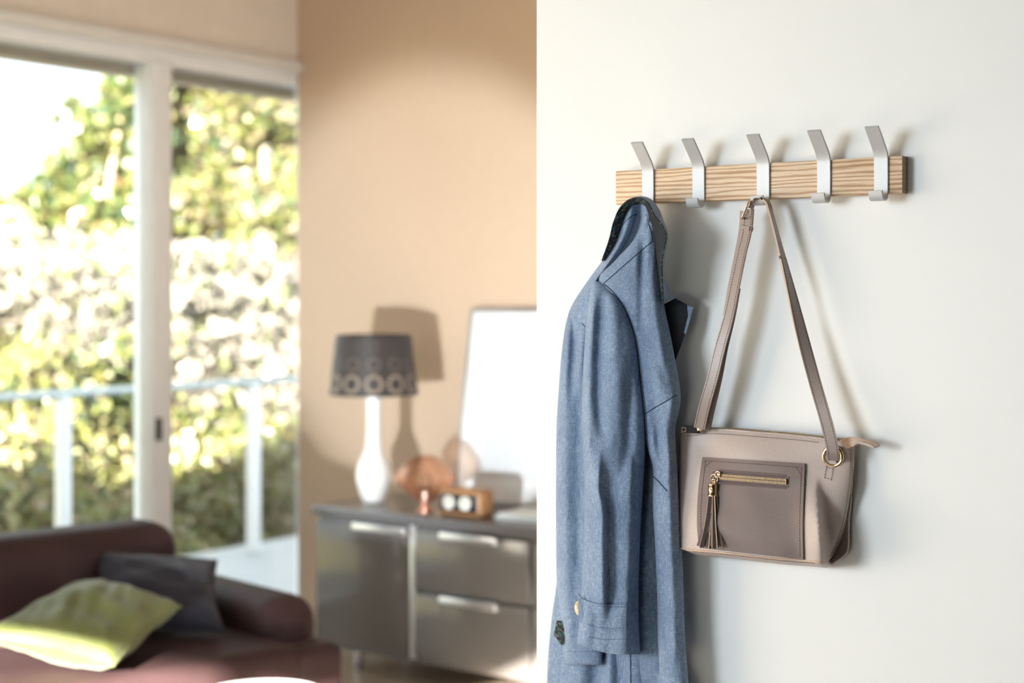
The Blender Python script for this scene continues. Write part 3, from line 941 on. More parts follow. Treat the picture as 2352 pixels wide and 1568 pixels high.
class Piece:
    def __init__(self, rows, folds=(), wr=0.0016, seed=0.0, hem=None, sq=1.0, peak=0.5):
        self.xl = cr([(r[0], r[1]) for r in rows]); self.xr = cr([(r[0], r[2]) for r in rows])
        self.dl = cr([(r[0], r[3]) for r in rows]); self.dr = cr([(r[0], r[4]) for r in rows]); self.t = cr([(r[0], r[5]) for r in rows])
        self.y0, self.y1 = rows[0][0], rows[-1][0]
        self.folds = [(cr([(a, b) for a, b in f[0]]), f[0][0][0], f[0][-1][0], f[1], f[2], f[3] if len(f) > 3 else f[2]) for f in folds]
        self.wr, self.seed, self.hem, self.sq = wr, seed, hem, sq
        self.pw = math.log(0.5) / math.log(peak)
    def base(self, px, py):
        l, r = self.xl(py), self.xr(py)
        s = min(1, max(0, (px - l) / max(1e-6, r - l)))
        return s, self.dl(py) + (self.dr(py) - self.dl(py)) * s
    def surf(self, px, py):
        s, d = self.base(px, py)
        d += self.t(py) * bul(s ** self.pw) ** self.sq
        fade = 1 - (2 * s - 1) ** 6
        for f, ya, yb, amp, wl, wrr in self.folds:
            x = f(min(max(py, ya), yb)); e = (px - x)
            w = wl if e < 0 else wrr
            g = math.exp(-(e / w) ** 2) * sstep(ya - 45, ya + 35, py) * (1 - sstep(yb - 35, yb + 45, py))
            d += amp * g * fade
        if self.wr:
            d += self.wr * fade * (noise.noise(V((px / 26.0, py / 120.0, self.seed))) + 0.55 * noise.noise(V((px / 11.0 + py / 90.0, py / 55.0, self.seed + 7))))
        return d
    def build(self, name, mat, parent, nr, nc=40, back=0.012):
        vs, fs = [], []
        ring = 0
        for i in range(nr + 1):
            v = i / nr
            py = self.y0 + (self.y1 - self.y0) * v
            l, r = self.xl(py), self.xr(py)
            row = []
            for k in range(nc + 1):
                s = 0.5 - 0.5 * math.cos(math.pi * k / nc) if k else 0.0
                s = 0.65 * s + 0.35 * k / nc
                px = l + (r - l) * s
                pyy = py + (self.hem(s) * v ** 5 if self.hem else 0)
                row.append(W(px, pyy, self.surf(px, py)))
            for k in range(nc - 1, 0, -1):
                s = k / nc
                px = l + (r - l) * s
                pyy = py + (self.hem(s) * v ** 5 if self.hem else 0)
                sb_, d = self.base(px, py)
                row.append(W(px, pyy, max(0.004, d - back * bul(s))))
            ring = len(row)
            vs += row
        for i in range(nr):
            for k in range(ring):
                k2 = (k + 1) % ring
                fs.append((i * ring + k, i * ring + k2, (i + 1) * ring + k2, (i + 1) * ring + k))
        fs.append(tuple(range(ring))); fs.append(tuple(nr * ring + k for k in range(ring)))
        return mesh_obj(name, vs, fs, mat, parent, True)

body = Piece([(840, 1330, 1500, .018, .022, .015), (1200, 1292, 1520, .018, .022, .018), (1336, 1279, 1525, .018, .022, .02), (1411, 1268, 1528, .018, .022, .022), (1505, 1259, 1532, .018, .022, .024), (1568, 1256, 1534, .018, .022, .024), (1720, 1250, 1540, .018, .022, .024)],
             [([(1500, 1325), (1700, 1320)], .010, 30), ([(1480, 1368), (1700, 1362)], -.014, 14)], seed=1)
body.build('back_panel', M['denim'], coat, 60)

side = Piece([(1180, 1415, 1535, .014, .012, .006), (1300, 1400, 1537, .016, .012, .008), (1440, 1388, 1540, .026, .014, .012), (1499, 1384, 1540, .036, .018, .016), (1568, 1380, 1545, .038, .026, .016), (1720, 1372, 1550, .038, .026, .016)],
             [([(1480, 1398), (1700, 1394)], .010, 9, 14), ([(1480, 1425), (1700, 1420)], -.006, 12), ([(1250, 1490), (1700, 1495)], -.014, 20)], seed=2)
side.build('side_panel', M['denim'], coat, 50)

yoke = Piece([(464, 1440, 1488, .060, .072, .014), (490, 1428, 1494, .056, .074, .016), (520, 1418, 1496, .052, .072, .016), (560, 1406, 1480, .048, .068, .016), (597, 1384, 1455, .045, .064, .016), (650, 1346, 1420, .042, .060, .018), (710, 1309, 1395, .040, .056, .020), (760, 1298, 1385, .036, .052, .022), (800, 1292, 1380, .034, .05, .022)],
             [([(478, 1468), (520, 1460), (560, 1442), (600, 1418), (650, 1380)], -.040, 11, 13), ([(490, 1446), (560, 1424), (620, 1385), (690, 1335)], .007, 12), ([(470, 1478), (510, 1482)], .006, 5)], seed=3)
yoke.build('shoulder_yoke', M['denim'], coat, 60)

rear = Piece([(716, 1307, 1375, .036, .050, .012), (740, 1300, 1382, .036, .050, .022), (800, 1291, 1388, .036, .050, .030), (880, 1284, 1390, .036, .05, .034), (980, 1278, 1390, .036, .05, .034), (1092, 1277, 1392, .036, .05, .034), (1205, 1277, 1392, .036, .05, .034), (1336, 1279, 1390, .036, .05, .034), (1426, 1289, 1386, .036, .05, .030), (1526, 1300, 1384, .036, .05, .026)],
             [([(740, 1318), (800, 1318), (900, 1312)], -.010, 12), ([(760, 1304), (1000, 1296), (1300, 1300), (1480, 1308)], .006, 12), ([(900, 1334), (1100, 1331), (1300, 1332)], -.008, 14), ([(780, 1338), (860, 1330)], .008, 9)], seed=4, peak=0.32)
rear.build('rear_sleeve', M['denim'], coat, 110)

front = Piece([(498, 1484, 1500, .070, .070, .006), (512, 1480, 1503, .070, .070, .010), (554, 1453, 1509, .074, .066, .016), (601, 1410, 1514, .076, .062, .024), (640, 1376, 1518, .076, .060, .028), (664, 1380, 1521, .066, .058, .030), (700, 1402, 1526, .056, .056, .032), (768, 1430, 1540, .050, .052, .034), (826, 1450, 1551, .048, .050, .034), (876, 1460, 1560, .048, .048, .034), (915, 1466, 1564, .048, .046, .034), (947, 1472, 1559, .050, .046, .032), (983, 1478, 1551, .050, .046, .030), (1036, 1489, 1553, .052, .046, .030), (1080, 1500, 1556, .052, .046, .030), (1137, 1498, 1559, .052, .046, .030), (1242, 1504, 1566, .052, .044, .030), (1355, 1509, 1570, .050, .044, .028), (1467, 1511, 1574, .050, .044, .028), (1568, 1517, 1581, .050, .044, .028), (1720, 1521, 1586, .050, .044, .028)],
              [([(560, 1474), (640, 1474), (760, 1472)], -.006, 7, 9), ([(600, 1500), (760, 1512), (870, 1535)], .004, 10), ([(930, 1500), (1000, 1512), (1060, 1520)], -.010, 12), ([(990, 1532), (1200, 1540), (1500, 1550)], .005, 10), ([(1240, 1520), (1500, 1530)], -.005, 8), ([(840, 1500), (905, 1520)], .008, 20), ([(915, 1545), (960, 1540)], .007, 12, 8)], wr=.0022, seed=5)
front.build('front_panel', M['denim'], coat, 130, 44)

sleeve = Piece([(646, 1366, 1378, .080, .078, .004), (652, 1362, 1390, .078, .076, .010), (664, 1358, 1402, .076, .074, .018), (683, 1354, 1420, .074, .074, .026), (719, 1349, 1442, .072, .072, .036), (761, 1345, 1457, .070, .070, .042), (797, 1342, 1464, .070, .068, .046), (851, 1339, 1469, .070, .066, .048), (900, 1337, 1474, .070, .064, .050), (954, 1336, 1480, .070, .062, .050), (1025, 1338, 1482, .070, .058, .050), (1111, 1342, 1478, .070, .056, .050), (1205, 1341, 1472, .070, .056, .050), (1299, 1338, 1468, .070, .056, .050), (1355, 1336, 1467, .070, .056, .050), (1426, 1332, 1467, .070, .056, .048), (1502, 1325, 1470, .070, .056, .044)],
               [([(700, 1357), (800, 1352), (940, 1347), (1060, 1352)], .010, 9, 12), ([(690, 1384), (780, 1376), (900, 1374), (1000, 1384)], -.012, 11, 13), ([(690, 1412), (800, 1418), (930, 1420)], .006, 18), ([(880, 1446), (1000, 1442), (1080, 1436)], -.010, 14),
                ([(1060, 1376), (1110, 1374), (1180, 1384), (1230, 1384), (1390, 1386)], .016, 20, 8), ([(1080, 1402), (1380, 1402)], -.006, 14, 18), ([(1060, 1450), (1150, 1450), (1300, 1445), (1500, 1438)], .010, 22, 5), ([(1400, 1350), (1490, 1345)], .006, 14)],
               wr=.0022, seed=6, peak=0.36, hem=lambda s: -26 * (1 - min(1, s / 0.62)) ** 1.6)
SLV = sleeve.build('near_sleeve', M['denim'], coat, 140, 48)

def seam(pts, piece, name='seam', r=0.0009, mat='seam', off=0.0002, n=None, parent=coat, p2=None):
    pp = smoothpath(pts, n or max(12, int(sum(math.dist(a, b) for a, b in zip(pts, pts[1:])) / 7)))
    tube(name, [W(x, y, max(piece.surf(x, y), p2.surf(x, y) if p2 else 0) + off) for x, y in pp], r, M[mat], parent, 6)

def dash_geo(path3, pitch, length, w, th, vs, fs, offn=V((0, -1, 0))):
    """short thread dashes laid along a 3-D poly-line"""
    acc = 0.0; nxt = 0.0
    for a, b in zip(path3, path3[1:]):
        seg = (b - a).length
        if seg < 1e-9: continue
        d = (b - a) / seg
        while nxt <= acc + seg:
            p = a + d * (nxt - acc)
            s = d.cross(offn).normalized() * w / 2
            q = p + d * length
            i = len(vs)
            o = offn * th
            vs += [p - s, p + s, q + s, q - s, p - s + o, p + s + o, q + s + o, q - s + o]
            fs += [(i, i+1, i+2, i+3), (i+4, i+5, i+6, i+7), (i, i+1, i+5, i+4), (i+1, i+2, i+6, i+5), (i+2, i+3, i+7, i+6), (i+3, i, i+4, i+7)]
            nxt += pitch
        acc += seg

def stitches(paths, surf, mat, parent, pitch=0.0048, length=0.0030, w=0.0008, th=0.0006, off=0.0002, name='stitching'):
    vs, fs = [], []
    for pts in paths:
        L = sum(math.dist(a, b) for a, b in zip(pts, pts[1:]))
        pp = smoothpath(pts, max(8, int(L / 5))) if len(pts) > 2 else [tuple(pts[0][k] + (pts[1][k] - pts[0][k]) * i / 40 for k in (0, 1)) for i in range(41)]
        dash_geo([W(x, y, surf(x, y) + off) for x, y in pp], pitch, length, w, th, vs, fs)
    return mesh_obj(name, vs, fs, mat, parent, False)

seam([(1386, 651), (1410, 630), (1450, 595), (1497, 555)], front)
seam([(1386, 651), (1402, 664), (1419, 683), (1440, 719), (1455, 761), (1462, 797), (1467, 851), (1467, 884)], front, r=.0012, p2=sleeve)
seam([(1309, 712), (1325, 728), (1345, 751)], rear)
seam([(1477, 954), (1500, 938), (1525, 924), (1553, 907)], front)
seam([(1501, 1094), (1515, 1108), (1533, 1128)], front, 'pocket_welt', .0011)
seam([(1498, 555), (1496, 535), (1490, 515)], front)
seam([(1448, 1500), (1449, 1560), (1450, 1700)], side)
seam([(1428, 520), (1440, 505), (1455, 494), (1466, 490)], yoke, r=.0007)
stitches([[(1352, 1462), (1390, 1468), (1430, 1467), (1465, 1466)]], sleeve.surf, M['stitchblue'], coat, .0036, .0022)
stitches([[(1302, 1496), (1340, 1496), (1380, 1495)]], rear.surf, M['stitchblue'], coat, .0036, .0022)

def sheet(name, rows, mat, parent, th=0.0012, mat2=None):
    """thick sheet through a grid of world points"""
    nr, nc = len(rows), len(rows[0])
    A = np.array([[tuple(p) for p in r] for r in rows])
    du = np.gradient(A, axis=1); dv = np.gradient(A, axis=0)
    nn = np.cross(du, dv); nn /= (np.linalg.norm(nn, axis=2, keepdims=True) + 1e-12)
    F = A + nn * th / 2; B = A - nn * th / 2
    vs = [tuple(p) for p in F.reshape(-1, 3)] + [tuple(p) for p in B.reshape(-1, 3)]
    fs, mi = [], []
    o = nr * nc
    for i in range(nr - 1):
        for j in range(nc - 1):
            a = i * nc + j
            fs.append((a, a + 1, a + nc + 1, a + nc)); mi.append(0)
            fs.append((o + a, o + a + nc, o + a + nc + 1, o + a + 1)); mi.append(1 if mat2 else 0)
    bd = [j for j in range(nc)] + [i * nc + nc - 1 for i in range(1, nr)] + [(nr - 1) * nc + j for j in range(nc - 2, -1, -1)] + [i * nc for i in range(nr - 2, 0, -1)]
    for k in range(len(bd)):
        a, b = bd[k], bd[(k + 1) % len(bd)]
        fs.append((a, b, o + b, o + a)); mi.append(0)
    return mesh_obj(name, vs, fs, [mat, mat2] if mat2 else [mat], parent, True, mi if mat2 else None, auto=60)

def strip_rows(A, B, n, m, bow=0.0):
    a = smoothpath(A, n); b = smoothpath(B, n)
    rows = []
    for j in range(m + 1):
        f = j / m
        rows.append([W(p[0] + (q[0] - p[0]) * f, p[1] + (q[1] - p[1]) * f, p[2] + (q[2] - p[2]) * f + bow * math.sin(math.pi * f)) for p, q in zip(a, b)])
    return rows

CO = [(1383, 598, .066), (1400, 550, .080), (1411, 507, .088), (1427, 474, .094), (1447, 458, .097), (1467, 454.5, .098), (1486, 464, .100), (1504, 496, .106), (1521, 518, .110), (1530, 541, .112), (1526, 566, .110), (1520, 600, .106), (1521, 650, .100), (1523, 695, .090)]
CR_ = [(1389, 598, .052), (1415, 556, .060), (1429, 520, .064), (1441, 492, .066), (1455, 474, .066), (1470, 468, .066), (1482, 476, .068), (1490, 500, .070), (1496, 525, .070), (1499, 548, .070), (1503, 575, .068), (1508, 610, .066), (1514, 655, .062), (1520, 693, .056)]
CB = [(1385, 600, .040), (1402, 551, .050), (1414, 507, .056), (1431, 472, .060), (1451, 456, .062), (1470, 451, .062), (1492, 456, .062), (1513, 480, .062), (1524, 508, .062), (1534, 538, .064), (1531, 566, .060), (1525, 600, .056), (1529, 648, .050), (1551, 683, .042)]
sheet('collar_inside', strip_rows(CO[:7], CR_[:7], 40, 8, 0.004), M['floral'], coat, .001)
sheet('collar_inside_shaded', strip_rows(CO[6:], CR_[6:], 40, 8, 0.004), M['lapel'], coat, .001)  # right half of the inner collar, its shade painted as dark cloth
sheet('collar', strip_rows(CO, CB, 70, 8, 0.008), M['denim'], coat, .0012)
tube('collar_piping', [W(*p) for p in smoothpath(CO, 90)], .0014, M['floral'], coat, 6)

def slab(name, pts, th, mat, parent, bow=0.0):
    vs = [W(*p) for p in pts] + [W(p[0], p[1], p[2] - th) for p in pts]
    n = len(pts)
    cx = sum(p[0] for p in pts) / n; cy = sum(p[1] for p in pts) / n; cd = sum(p[2] for p in pts) / n
    vs += [W(cx, cy, cd + bow), W(cx, cy, cd + bow - th)]
    fs = []
    for k in range(n):
        k2 = (k + 1) % n
        fs += [(k, k2, 2 * n), (n + k2, n + k, 2 * n + 1), (k, k2, n + k2, n + k)]
    return mesh_obj(name, vs, fs, mat, parent, False)

lap = slab('lapel', [(1522, 700, .046), (1551, 685, .042), (1591, 706, .034), (1586, 726, .036), (1574, 768, .040), (1562, 800, .044), (1551, 828, .048), (1541, 790, .05), (1530, 740, .05)], .0025, M['lapel'], coat, .002)
slab('lapel_lit_edge', [(1578, 700, .0375), (1592, 706, .0345), (1587, 727, .0365), (1575, 768, .0405), (1571, 764, .042), (1580, 726, .039)], .003, M['denim'], lap, .0005)  # paler strip laid where the lapel edge catches light

# strap with button on the near sleeve, dark ended strap on the rear sleeve
def tab_rows():
    top = smoothpath([(1329, 1364), (1336, 1371), (1348, 1379), (1372, 1386), (1404, 1388), (1439, 1388)], 36)
    bot = smoothpath([(1329, 1424), (1334, 1429), (1348, 1438), (1372, 1444), (1404, 1447), (1438, 1447)], 36)
    rows = []
    for j in range(9):
        f = j / 8
        r = []
        for p, q in zip(top, bot):
            x = p[0] + (q[0] - p[0]) * f; y = p[1] + (q[1] - p[1]) * f
            xs = max(x, sleeve.xl(y) + 8)
            d = sleeve.surf(xs, y) + .0035 + .004 * sstep(1360, 1330, x) * (1 if x < 1360 else 0)
            r.append(W(x, y, d))
        rows.append(r)
    return rows
tabo = sheet('sleeve_strap', tab_rows(), M['denim'], coat, .002)
stitches([[(1372, 1391), (1404, 1393), (1436, 1393)], [(1350, 1434), (1380, 1441), (1436, 1442)]], lambda x, y: sleeve.surf(x, y) + .005, M['stitchblue'], tabo, .0036, .0022)
nb = V((-0.46, -0.885, 0.05)).normalized()
def button(c, r, n, parent):
    a = n.cross(V((0, 0, 1))).normalized(); b = a.cross(n)
    prof = [(0.0, .0016), (r * .55, .0014), (r * .70, .0022), (r * .88, .0030), (r, .0018), (r * .96, -.001), (0.0, -.001)]
    vs, fs, sg = [], [], 30
    for (rr, h) in prof:
        for k in range(sg):
            t = 2 * math.pi * k / sg
            vs.append(c + n * h + (a * math.cos(t) + b * math.sin(t)) * rr)
    for i in range(len(prof) - 1):
        for k in range(sg):
            k2 = (k + 1) % sg
            fs.append((i * sg + k, i * sg + k2, (i + 1) * sg + k2, (i + 1) * sg + k))
    return mesh_obj('button', vs, fs, M['button'], parent, True)
button(W(1330, 1396, .104), .0125, nb, tabo)
slab('rear_sleeve_strap', [(1279, 1424, .056), (1289, 1425, .058), (1298, 1450, .06), (1296, 1478, .058), (1289, 1482, .056), (1272, 1457, .052)], .002, M['floral'], coat, .001)

# ================================================================== handbag
BX, BY = 1760, 1130
bag = empty('handbag', W(BX, BY, 0.03), 'taupe leather handbag with zipped front pocket and tassel hanging from the middle hook', 'handbag')
T_ = cr([(1560, 992), (1580, 988), (1605, 986), (1650, 986), (1700, 989), (1760, 994), (1830, 1000), (1900, 1009), (1935, 1016), (1962, 1022)])
B_ = cr([(1555, 1256), (1580, 1262), (1640, 1267), (1700, 1273), (1800, 1284), (1880, 1290), (1900, 1292), (1920, 1286), (1962, 1270)])
XL = cr([(985, 1563), (1060, 1559), (1150, 1556), (1262, 1562)])
XR = cr([(1020, 1961), (1080, 1959), (1130, 1955), (1180, 1947), (1230, 1933), (1288, 1908)])
CREASE = cr([(0.0, 1868), (0.35, 1874), (0.5, 1877), (0.7, 1881), (1.0, 1890)])

def bag_v(px, py):
    return min(1.0, max(0.0, (py - T_(px)) / (B_(px) - T_(px))))
def bag_D(px, py):
    v = bag_v(px, py)
    l, r = XL(py), XR(py)
    s = min(1, max(0, (px - l) / (r - l)))
    d = 0.027 + 0.022 * v * (1 - s) - 0.002 * s
    d += (0.006 + 0.042 * v ** 0.75) * (bul(s) ** 0.9)
    d += 0.0022 * noise.noise(V((px / 80.0, py / 55.0, 2.2)))
    # valley below the top edge, fold beside the right grommet
    d += 0.006 * math.exp(-((v - 0.22) / 0.16) ** 2) * math.exp(-((px - 1740) / 90.0) ** 2)
    d -= 0.004 * math.exp(-((px - 1625) / 30.0) ** 2 - ((v - 0.17) / 0.12) ** 2)
    c = CREASE(v); e = px - c
    k = sstep(0.28, 0.75, v)
    d += k * 0.027 * math.exp(-(e / (34.0 if e < 0 else 7.0)) ** 2)
    d -= k * 0.022 * (1 - math.exp(-(max(0, e) / 14.0) ** 2)) * (1 - 0.35 * sstep(0, 60, e))
    return d

NU, NV = 90, 60
def bag_rows():
    rows = []
    for j in range(NV + 1):
        v = j / NV
        r = []
        for i in range(NU + 1):
            s = i / NU
            yg = 1000 + 280 * v
            for _ in range(3):
                px = XL(yg) + (XR(yg) - XL(yg)) * s
                yg = T_(px) + (B_(px) - T_(px)) * v
            r.append((px, yg))
        rows.append(r)
    return rows
BR = bag_rows()
vs, fs = [], []
for r in BR: vs += [W(x, y, bag_D(x, y)) for x, y in r]
o = len(vs)
for j, r in enumerate(BR):
    v = j / NV
    vs += [W(x - 6 * v, y + (0 if j < NV else 2), 0.008 + 0.006 * (1 - v)) for x, y in r]
nc = NU + 1
for j in range(NV):
    for i in range(NU):
        a = j * nc + i
        fs += [(a, a + 1, a + nc + 1, a + nc), (o + a, o + a + nc, o + a + nc + 1, o + a + 1)]
bd = [i for i in range(nc)] + [j * nc + NU for j in range(1, NV + 1)] + [NV * nc + i for i in range(NU - 1, -1, -1)] + [j * nc for j in range(NV - 1, 0, -1)]
for k in range(len(bd)):
    a, b = bd[k], bd[(k + 1) % len(bd)]
    fs.append((a, b, o + b, o + a))
bagbody = mesh_obj('body', vs, fs, M['taupe'], bag, True, auto=55)

# base panel below the bottom seam, right gusset
low = []
for j in range(9):
    f = j / 8
    r = []
    for i in range(60):
        px = 1560 + (1903 - 1560) * i / 59
        y = B_(px) + 10.5 * math.sin(f * math.pi / 2) * sstep(1555, 1620, px)
        d = bag_D(px, B_(px)) - 0.002 + 0.003 * math.sin(math.pi * f) - 0.055 * f ** 2
        r.append(W(px, y, max(.006, d)))
    low.append(r)
sheet('base_panel', low, M['taupe'], bag, .002)
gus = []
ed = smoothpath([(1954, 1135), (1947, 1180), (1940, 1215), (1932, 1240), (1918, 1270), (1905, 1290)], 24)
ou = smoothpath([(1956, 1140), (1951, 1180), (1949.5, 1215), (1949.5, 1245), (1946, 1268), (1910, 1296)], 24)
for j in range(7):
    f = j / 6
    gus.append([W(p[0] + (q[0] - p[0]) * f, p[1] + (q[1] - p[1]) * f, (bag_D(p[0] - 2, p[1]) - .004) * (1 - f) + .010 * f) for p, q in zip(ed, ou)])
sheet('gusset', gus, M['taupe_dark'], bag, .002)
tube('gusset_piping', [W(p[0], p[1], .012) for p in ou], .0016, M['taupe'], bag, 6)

def bag_edge(pts, r, mat, name, off=0.0, n=60):
    return tube(name, [W(x, y, bag_D(x, y) + off) for x, y in smoothpath(pts, n)], r, M[mat], bag, 6)
bag_edge([(x, B_(x)) for x in range(1562, 1900, 16)], .0016, 'edge', 'bottom_piping', .0004)
bag_edge([(XR(y), y) for y in range(1023, 1290, 12)], .0014, 'edge', 'side_piping', .0)
bag_edge([(x, T_(x)) for x in range(1566, 1960, 18)], .0016, 'taupe', 'top_binding', .0)
stitches([[(x, T_(x) + 10 + (3 if x < 1610 else 0)) for x in range(1580, 1900, 20)], [(1915, 1022), (1935, 1027), (1955, 1033)], [(XR(y) - 6, y) for y in range(1035, 1285, 14)], [(x, B_(x) + 3.5) for x in range(1590, 1885, 20)],
          [(1898, 1073), (1914, 1076)], [(1914, 1076), (1910, 1100)], [(1910, 1100), (1894, 1097)], [(1894, 1097), (1898, 1073)]], bag_D, M['thread'], bag, .0042, .0026, off=.0006)
# crease edge catching the light is part of the body; top zip
ztop = smoothpath([(1580, 985), (1605, 983.5), (1650, 984), (1700, 986), (1760, 991), (1830, 997), (1885, 1003), (1940, 1009), (1958, 1005)], 80)
tz = sheet('zipper_tape', [[W(x, y + 2, bag_D(x, T_(x)) - .003) for x, y in ztop], [W(x, y - 1, .018) for x, y in ztop]], M['ziptape'], bag, .001)
vs, fs = [], []
dash_geo([W(x, y, bag_D(x, T_(x)) - .005) for x, y in ztop], .0024, .0014, .004, .0012, vs, fs, V((0, -0.3, 0.95)))
mesh_obj('zipper_teeth', vs, fs, M['teeth'], tz, False)
# zip end tab sticking out to the right
endp = [[W(x, y, d) for x, y, d in smoothpath(r, 14)] for r in (
    [(1930, 1012, .032), (1958, 1003, .034), (1985, 1009, .036), (2021, 1023, .040)],
    [(1934, 1020, .036), (1960, 1013, .036), (1982, 1016, .040), (2014, 1026, .044)],
    [(1945, 1030, .034), (1962, 1024, .036), (1976, 1019, .042), (2006, 1027.5, .046)])]
sheet('zip_end_tab', endp, M['taupe'], bag, .003, M['edge'])
tube('zip_end_fold', [W(x, y, d) for x, y, d in smoothpath([(1962, 1021, .038), (1972, 1016, .042), (1990, 1019, .044), (2008, 1026, .046)], 16)], .0017, M['taupe'], bag, 6)
# zip slider at the left end of the top
sl = box('zip_slider', W(1575, 989, .046) - V((.004, .004, .003)), W(1606, 983, .046) + V((0, .004, .003)), M['inside'], bag, .001)
box('slider_end', W(1604, 985, .047) - V((.001, .003, .003)), W(1610, 983, .047) + V((0.001, .003, .002)), M['gold'], sl, .0006)
tube('slider_pull', [W(1571 + 5 * math.cos(a), 986 + 5 * math.sin(a), .05) for a in [k * math.pi / 8 for k in range(16)]], .0009, M['gold'], sl, 6, True)

# front pocket
PT = cr([(1614, 1050), (1700, 1055), (1780, 1060), (1849, 1064.5)])
PB = cr([(1604, 1257), (1680, 1266), (1760, 1275), (1846, 1285)])
PL = cr([(0, 1614), (0.25, 1607), (0.5, 1603), (0.7, 1602), (0.88, 1604), (1.0, 1608)])
PR = cr([(0, 1849), (0.3, 1847), (0.7, 1845), (1.0, 1846)])
def pk(s, v):
    x = PL(v) + (PR(v) - PL(v)) * s
    y = PT(x) + (PB(x) - PT(x)) * v
    return x, y
def pk_D(x, y): return bag_D(x, y) + .0032
rows = [[W(*(lambda p: (p[0], p[1], pk_D(*p)))(pk(i / 60, j / 50))) for i in range(61)] for j in range(51)]
pocket = sheet('front_pocket', rows, M['taupe_dark'], bag, .003)
def pin(s0, v0, s1, v1, n=24):
    return [pk(s0 + (s1 - s0) * i / n, v0 + (v1 - v0) * i / n) for i in range(n + 1)]
stitches([pin(.02, .035, .975, .04), pin(.035, .04, .03, .97), pin(.965, .05, .965, .97), pin(.03, .11, .085, .045, 6), pin(.915, .045, .965, .12, 6)],
         lambda x, y: pk_D(x, y) + .0016, M['thread'], pocket, .0046, .0028)
# zip window: frame stitches, tape, two rows of teeth
zc0, zc1 = (1650, 1094), (1806, 1106)
def zpt(f, off):
    return (zc0[0] + (zc1[0] - zc0[0]) * f, zc0[1] + (zc1[1] - zc0[1]) * f + off)
tape = sheet('pocket_zip_tape', [[W(*zpt(i / 20, o_), pk_D(*zpt(i / 20, o_)) + .0012 + .0008 * (abs(o_) > 12)) for i in range(21)] for o_ in (-17, -10, 0, 10, 17)], M['ziptape'], pocket, .0008)
for o_ in (-3.3, 3.3):
    vs, fs = [], []
    dash_geo([W(*zpt(i / 20, o_), pk_D(*zpt(i / 20, o_)) + .0032) for i in range(21)], .0024, .0013, .0044, .0016, vs, fs)
    mesh_obj('zip_teeth', vs, fs, M['teeth'], tape, False)
tube('zip_coil', [W(*zpt(i / 20, 0), pk_D(*zpt(i / 20, 0)) + .0046) for i in range(21)], .0007, M['ziptape'], tape, 6)
tube('zip_stop', [W(*zpt(1.0, -7), pk_D(*zpt(1, 0)) + .004), W(*zpt(1.0, 7), pk_D(*zpt(1, 0)) + .004)], .0014, M['gold'], tape, 6)
stitches([[(1638, 1083), (1812, 1095)], [(1812, 1095), (1811, 1118)], [(1650, 1105.5), (1811, 1118)], [(1638, 1083), (1637, 1092)]], lambda x, y: pk_D(x, y) + .0016, M['thread'], pocket, .0046, .0028)

# slider, rings and tassel
D0 = pk_D(1650, 1092)
slid = box('pocket_slider', W(1646, 1099, D0 + .004) - V((0, .003, 0)), W(1657, 1086, D0 + .004) + V((0, .003, 0)), M['gold'], pocket, .002, 3)
def ring3(name, c, rx, rz, r, mat, parent, tilt=0.0, n=26):
    pts = []
    for k in range(n):
        a = 2 * math.pi * k / n
        pts.append(V(c) + V((math.cos(a) * rx, math.sin(a) * rx * tilt, math.sin(a) * rz)))
    return tube(name, pts, r, M[mat], parent, 8, True)
ring3('slider_loop', W(1648, 1089, D0 + .007), .0050, .0045, .0012, 'gold', slid, .3)
tas = empty('tassel', (0, 0, 0), None, None)
COL.objects.unlink(tas); bpy.data.objects.remove(tas)
ring3('pull_ring', W(1641, 1098, D0 + .0085), .0062, .0064, .0011, 'gold', slid, -.2)
ring3('pull_link', W(1638, 1107, D0 + .0095), .0040, .0046, .0010, 'gold', slid, .4)
cap_c = W(1637, 1124, D0 + .012)
capz0, capz1 = W(1637, 1138, D0 + .012).z, W(1637, 1111, D0 + .012).z
tcap = lathe('tassel_cap', [(.0088, capz0 - .0006), (.0092, capz0 + .0006), (.0088, capz0 + .002), (.0078, capz0 + .003), (.0078, capz1 - .003), (.0085, capz1 - .002), (.0082, capz1), (.004, capz1 + .001)], cap_c, M['gold'], bag, 24)
ends = [(1604, 1253, .004, 0), (1611, 1257, .010, 1), (1621, 1255, .003, 0), (1630, 1259, .001, 1), (1640, 1259, .012, 0), (1634, 1254, .006, 1), (1649, 1257, .009, 0), (1657, 1254, .004, 1), (1626, 1250, -.002, 0)]
for k, (ex, ey, ed_, al) in enumerate(ends):
    sx = 1637 + (ex - 1632) * 0.30
    path = smoothpath([(sx, 1137, D0 + .012 + ed_ * .5), (sx + (ex - 1637) * .10, 1165, D0 + .013 + ed_ * .7), (sx + (ex - sx) * .42, 1205, D0 + .013 + ed_), (ex, ey, pk_D(max(1606, ex), ey) + .006 + ed_)], 16)
    pts = [W(*p) for p in path]
    ang = 0.5 if al else -0.4
    wv = V((math.cos(ang + k * .35), math.sin(ang + k * .35) * .8, 0)).normalized() * .0034
    vs, fs, mi = [], [], []
    for i, p in enumerate(pts):
        q = wv * (0.75 + 0.25 * i / 15)
        nn = V((-q.y, q.x, 0)).normalized() * .0009
        vs += [p - q - nn, p + q - nn, p + q + nn, p - q + nn]
    for i in range(15):
        for c in range(4):
            c2 = (c + 1) % 4
            fs.append((i * 4 + c, i * 4 + c2, i * 4 + 4 + c2, i * 4 + 4 + c)); mi.append(1 if c in (1, 3) else 0)
    fs += [(0, 1, 2, 3), (60, 61, 62, 63)]; mi += [1, 1]
    mesh_obj('strand', vs, fs, [M['tassel'], M['edge']], tcap, False, mi)

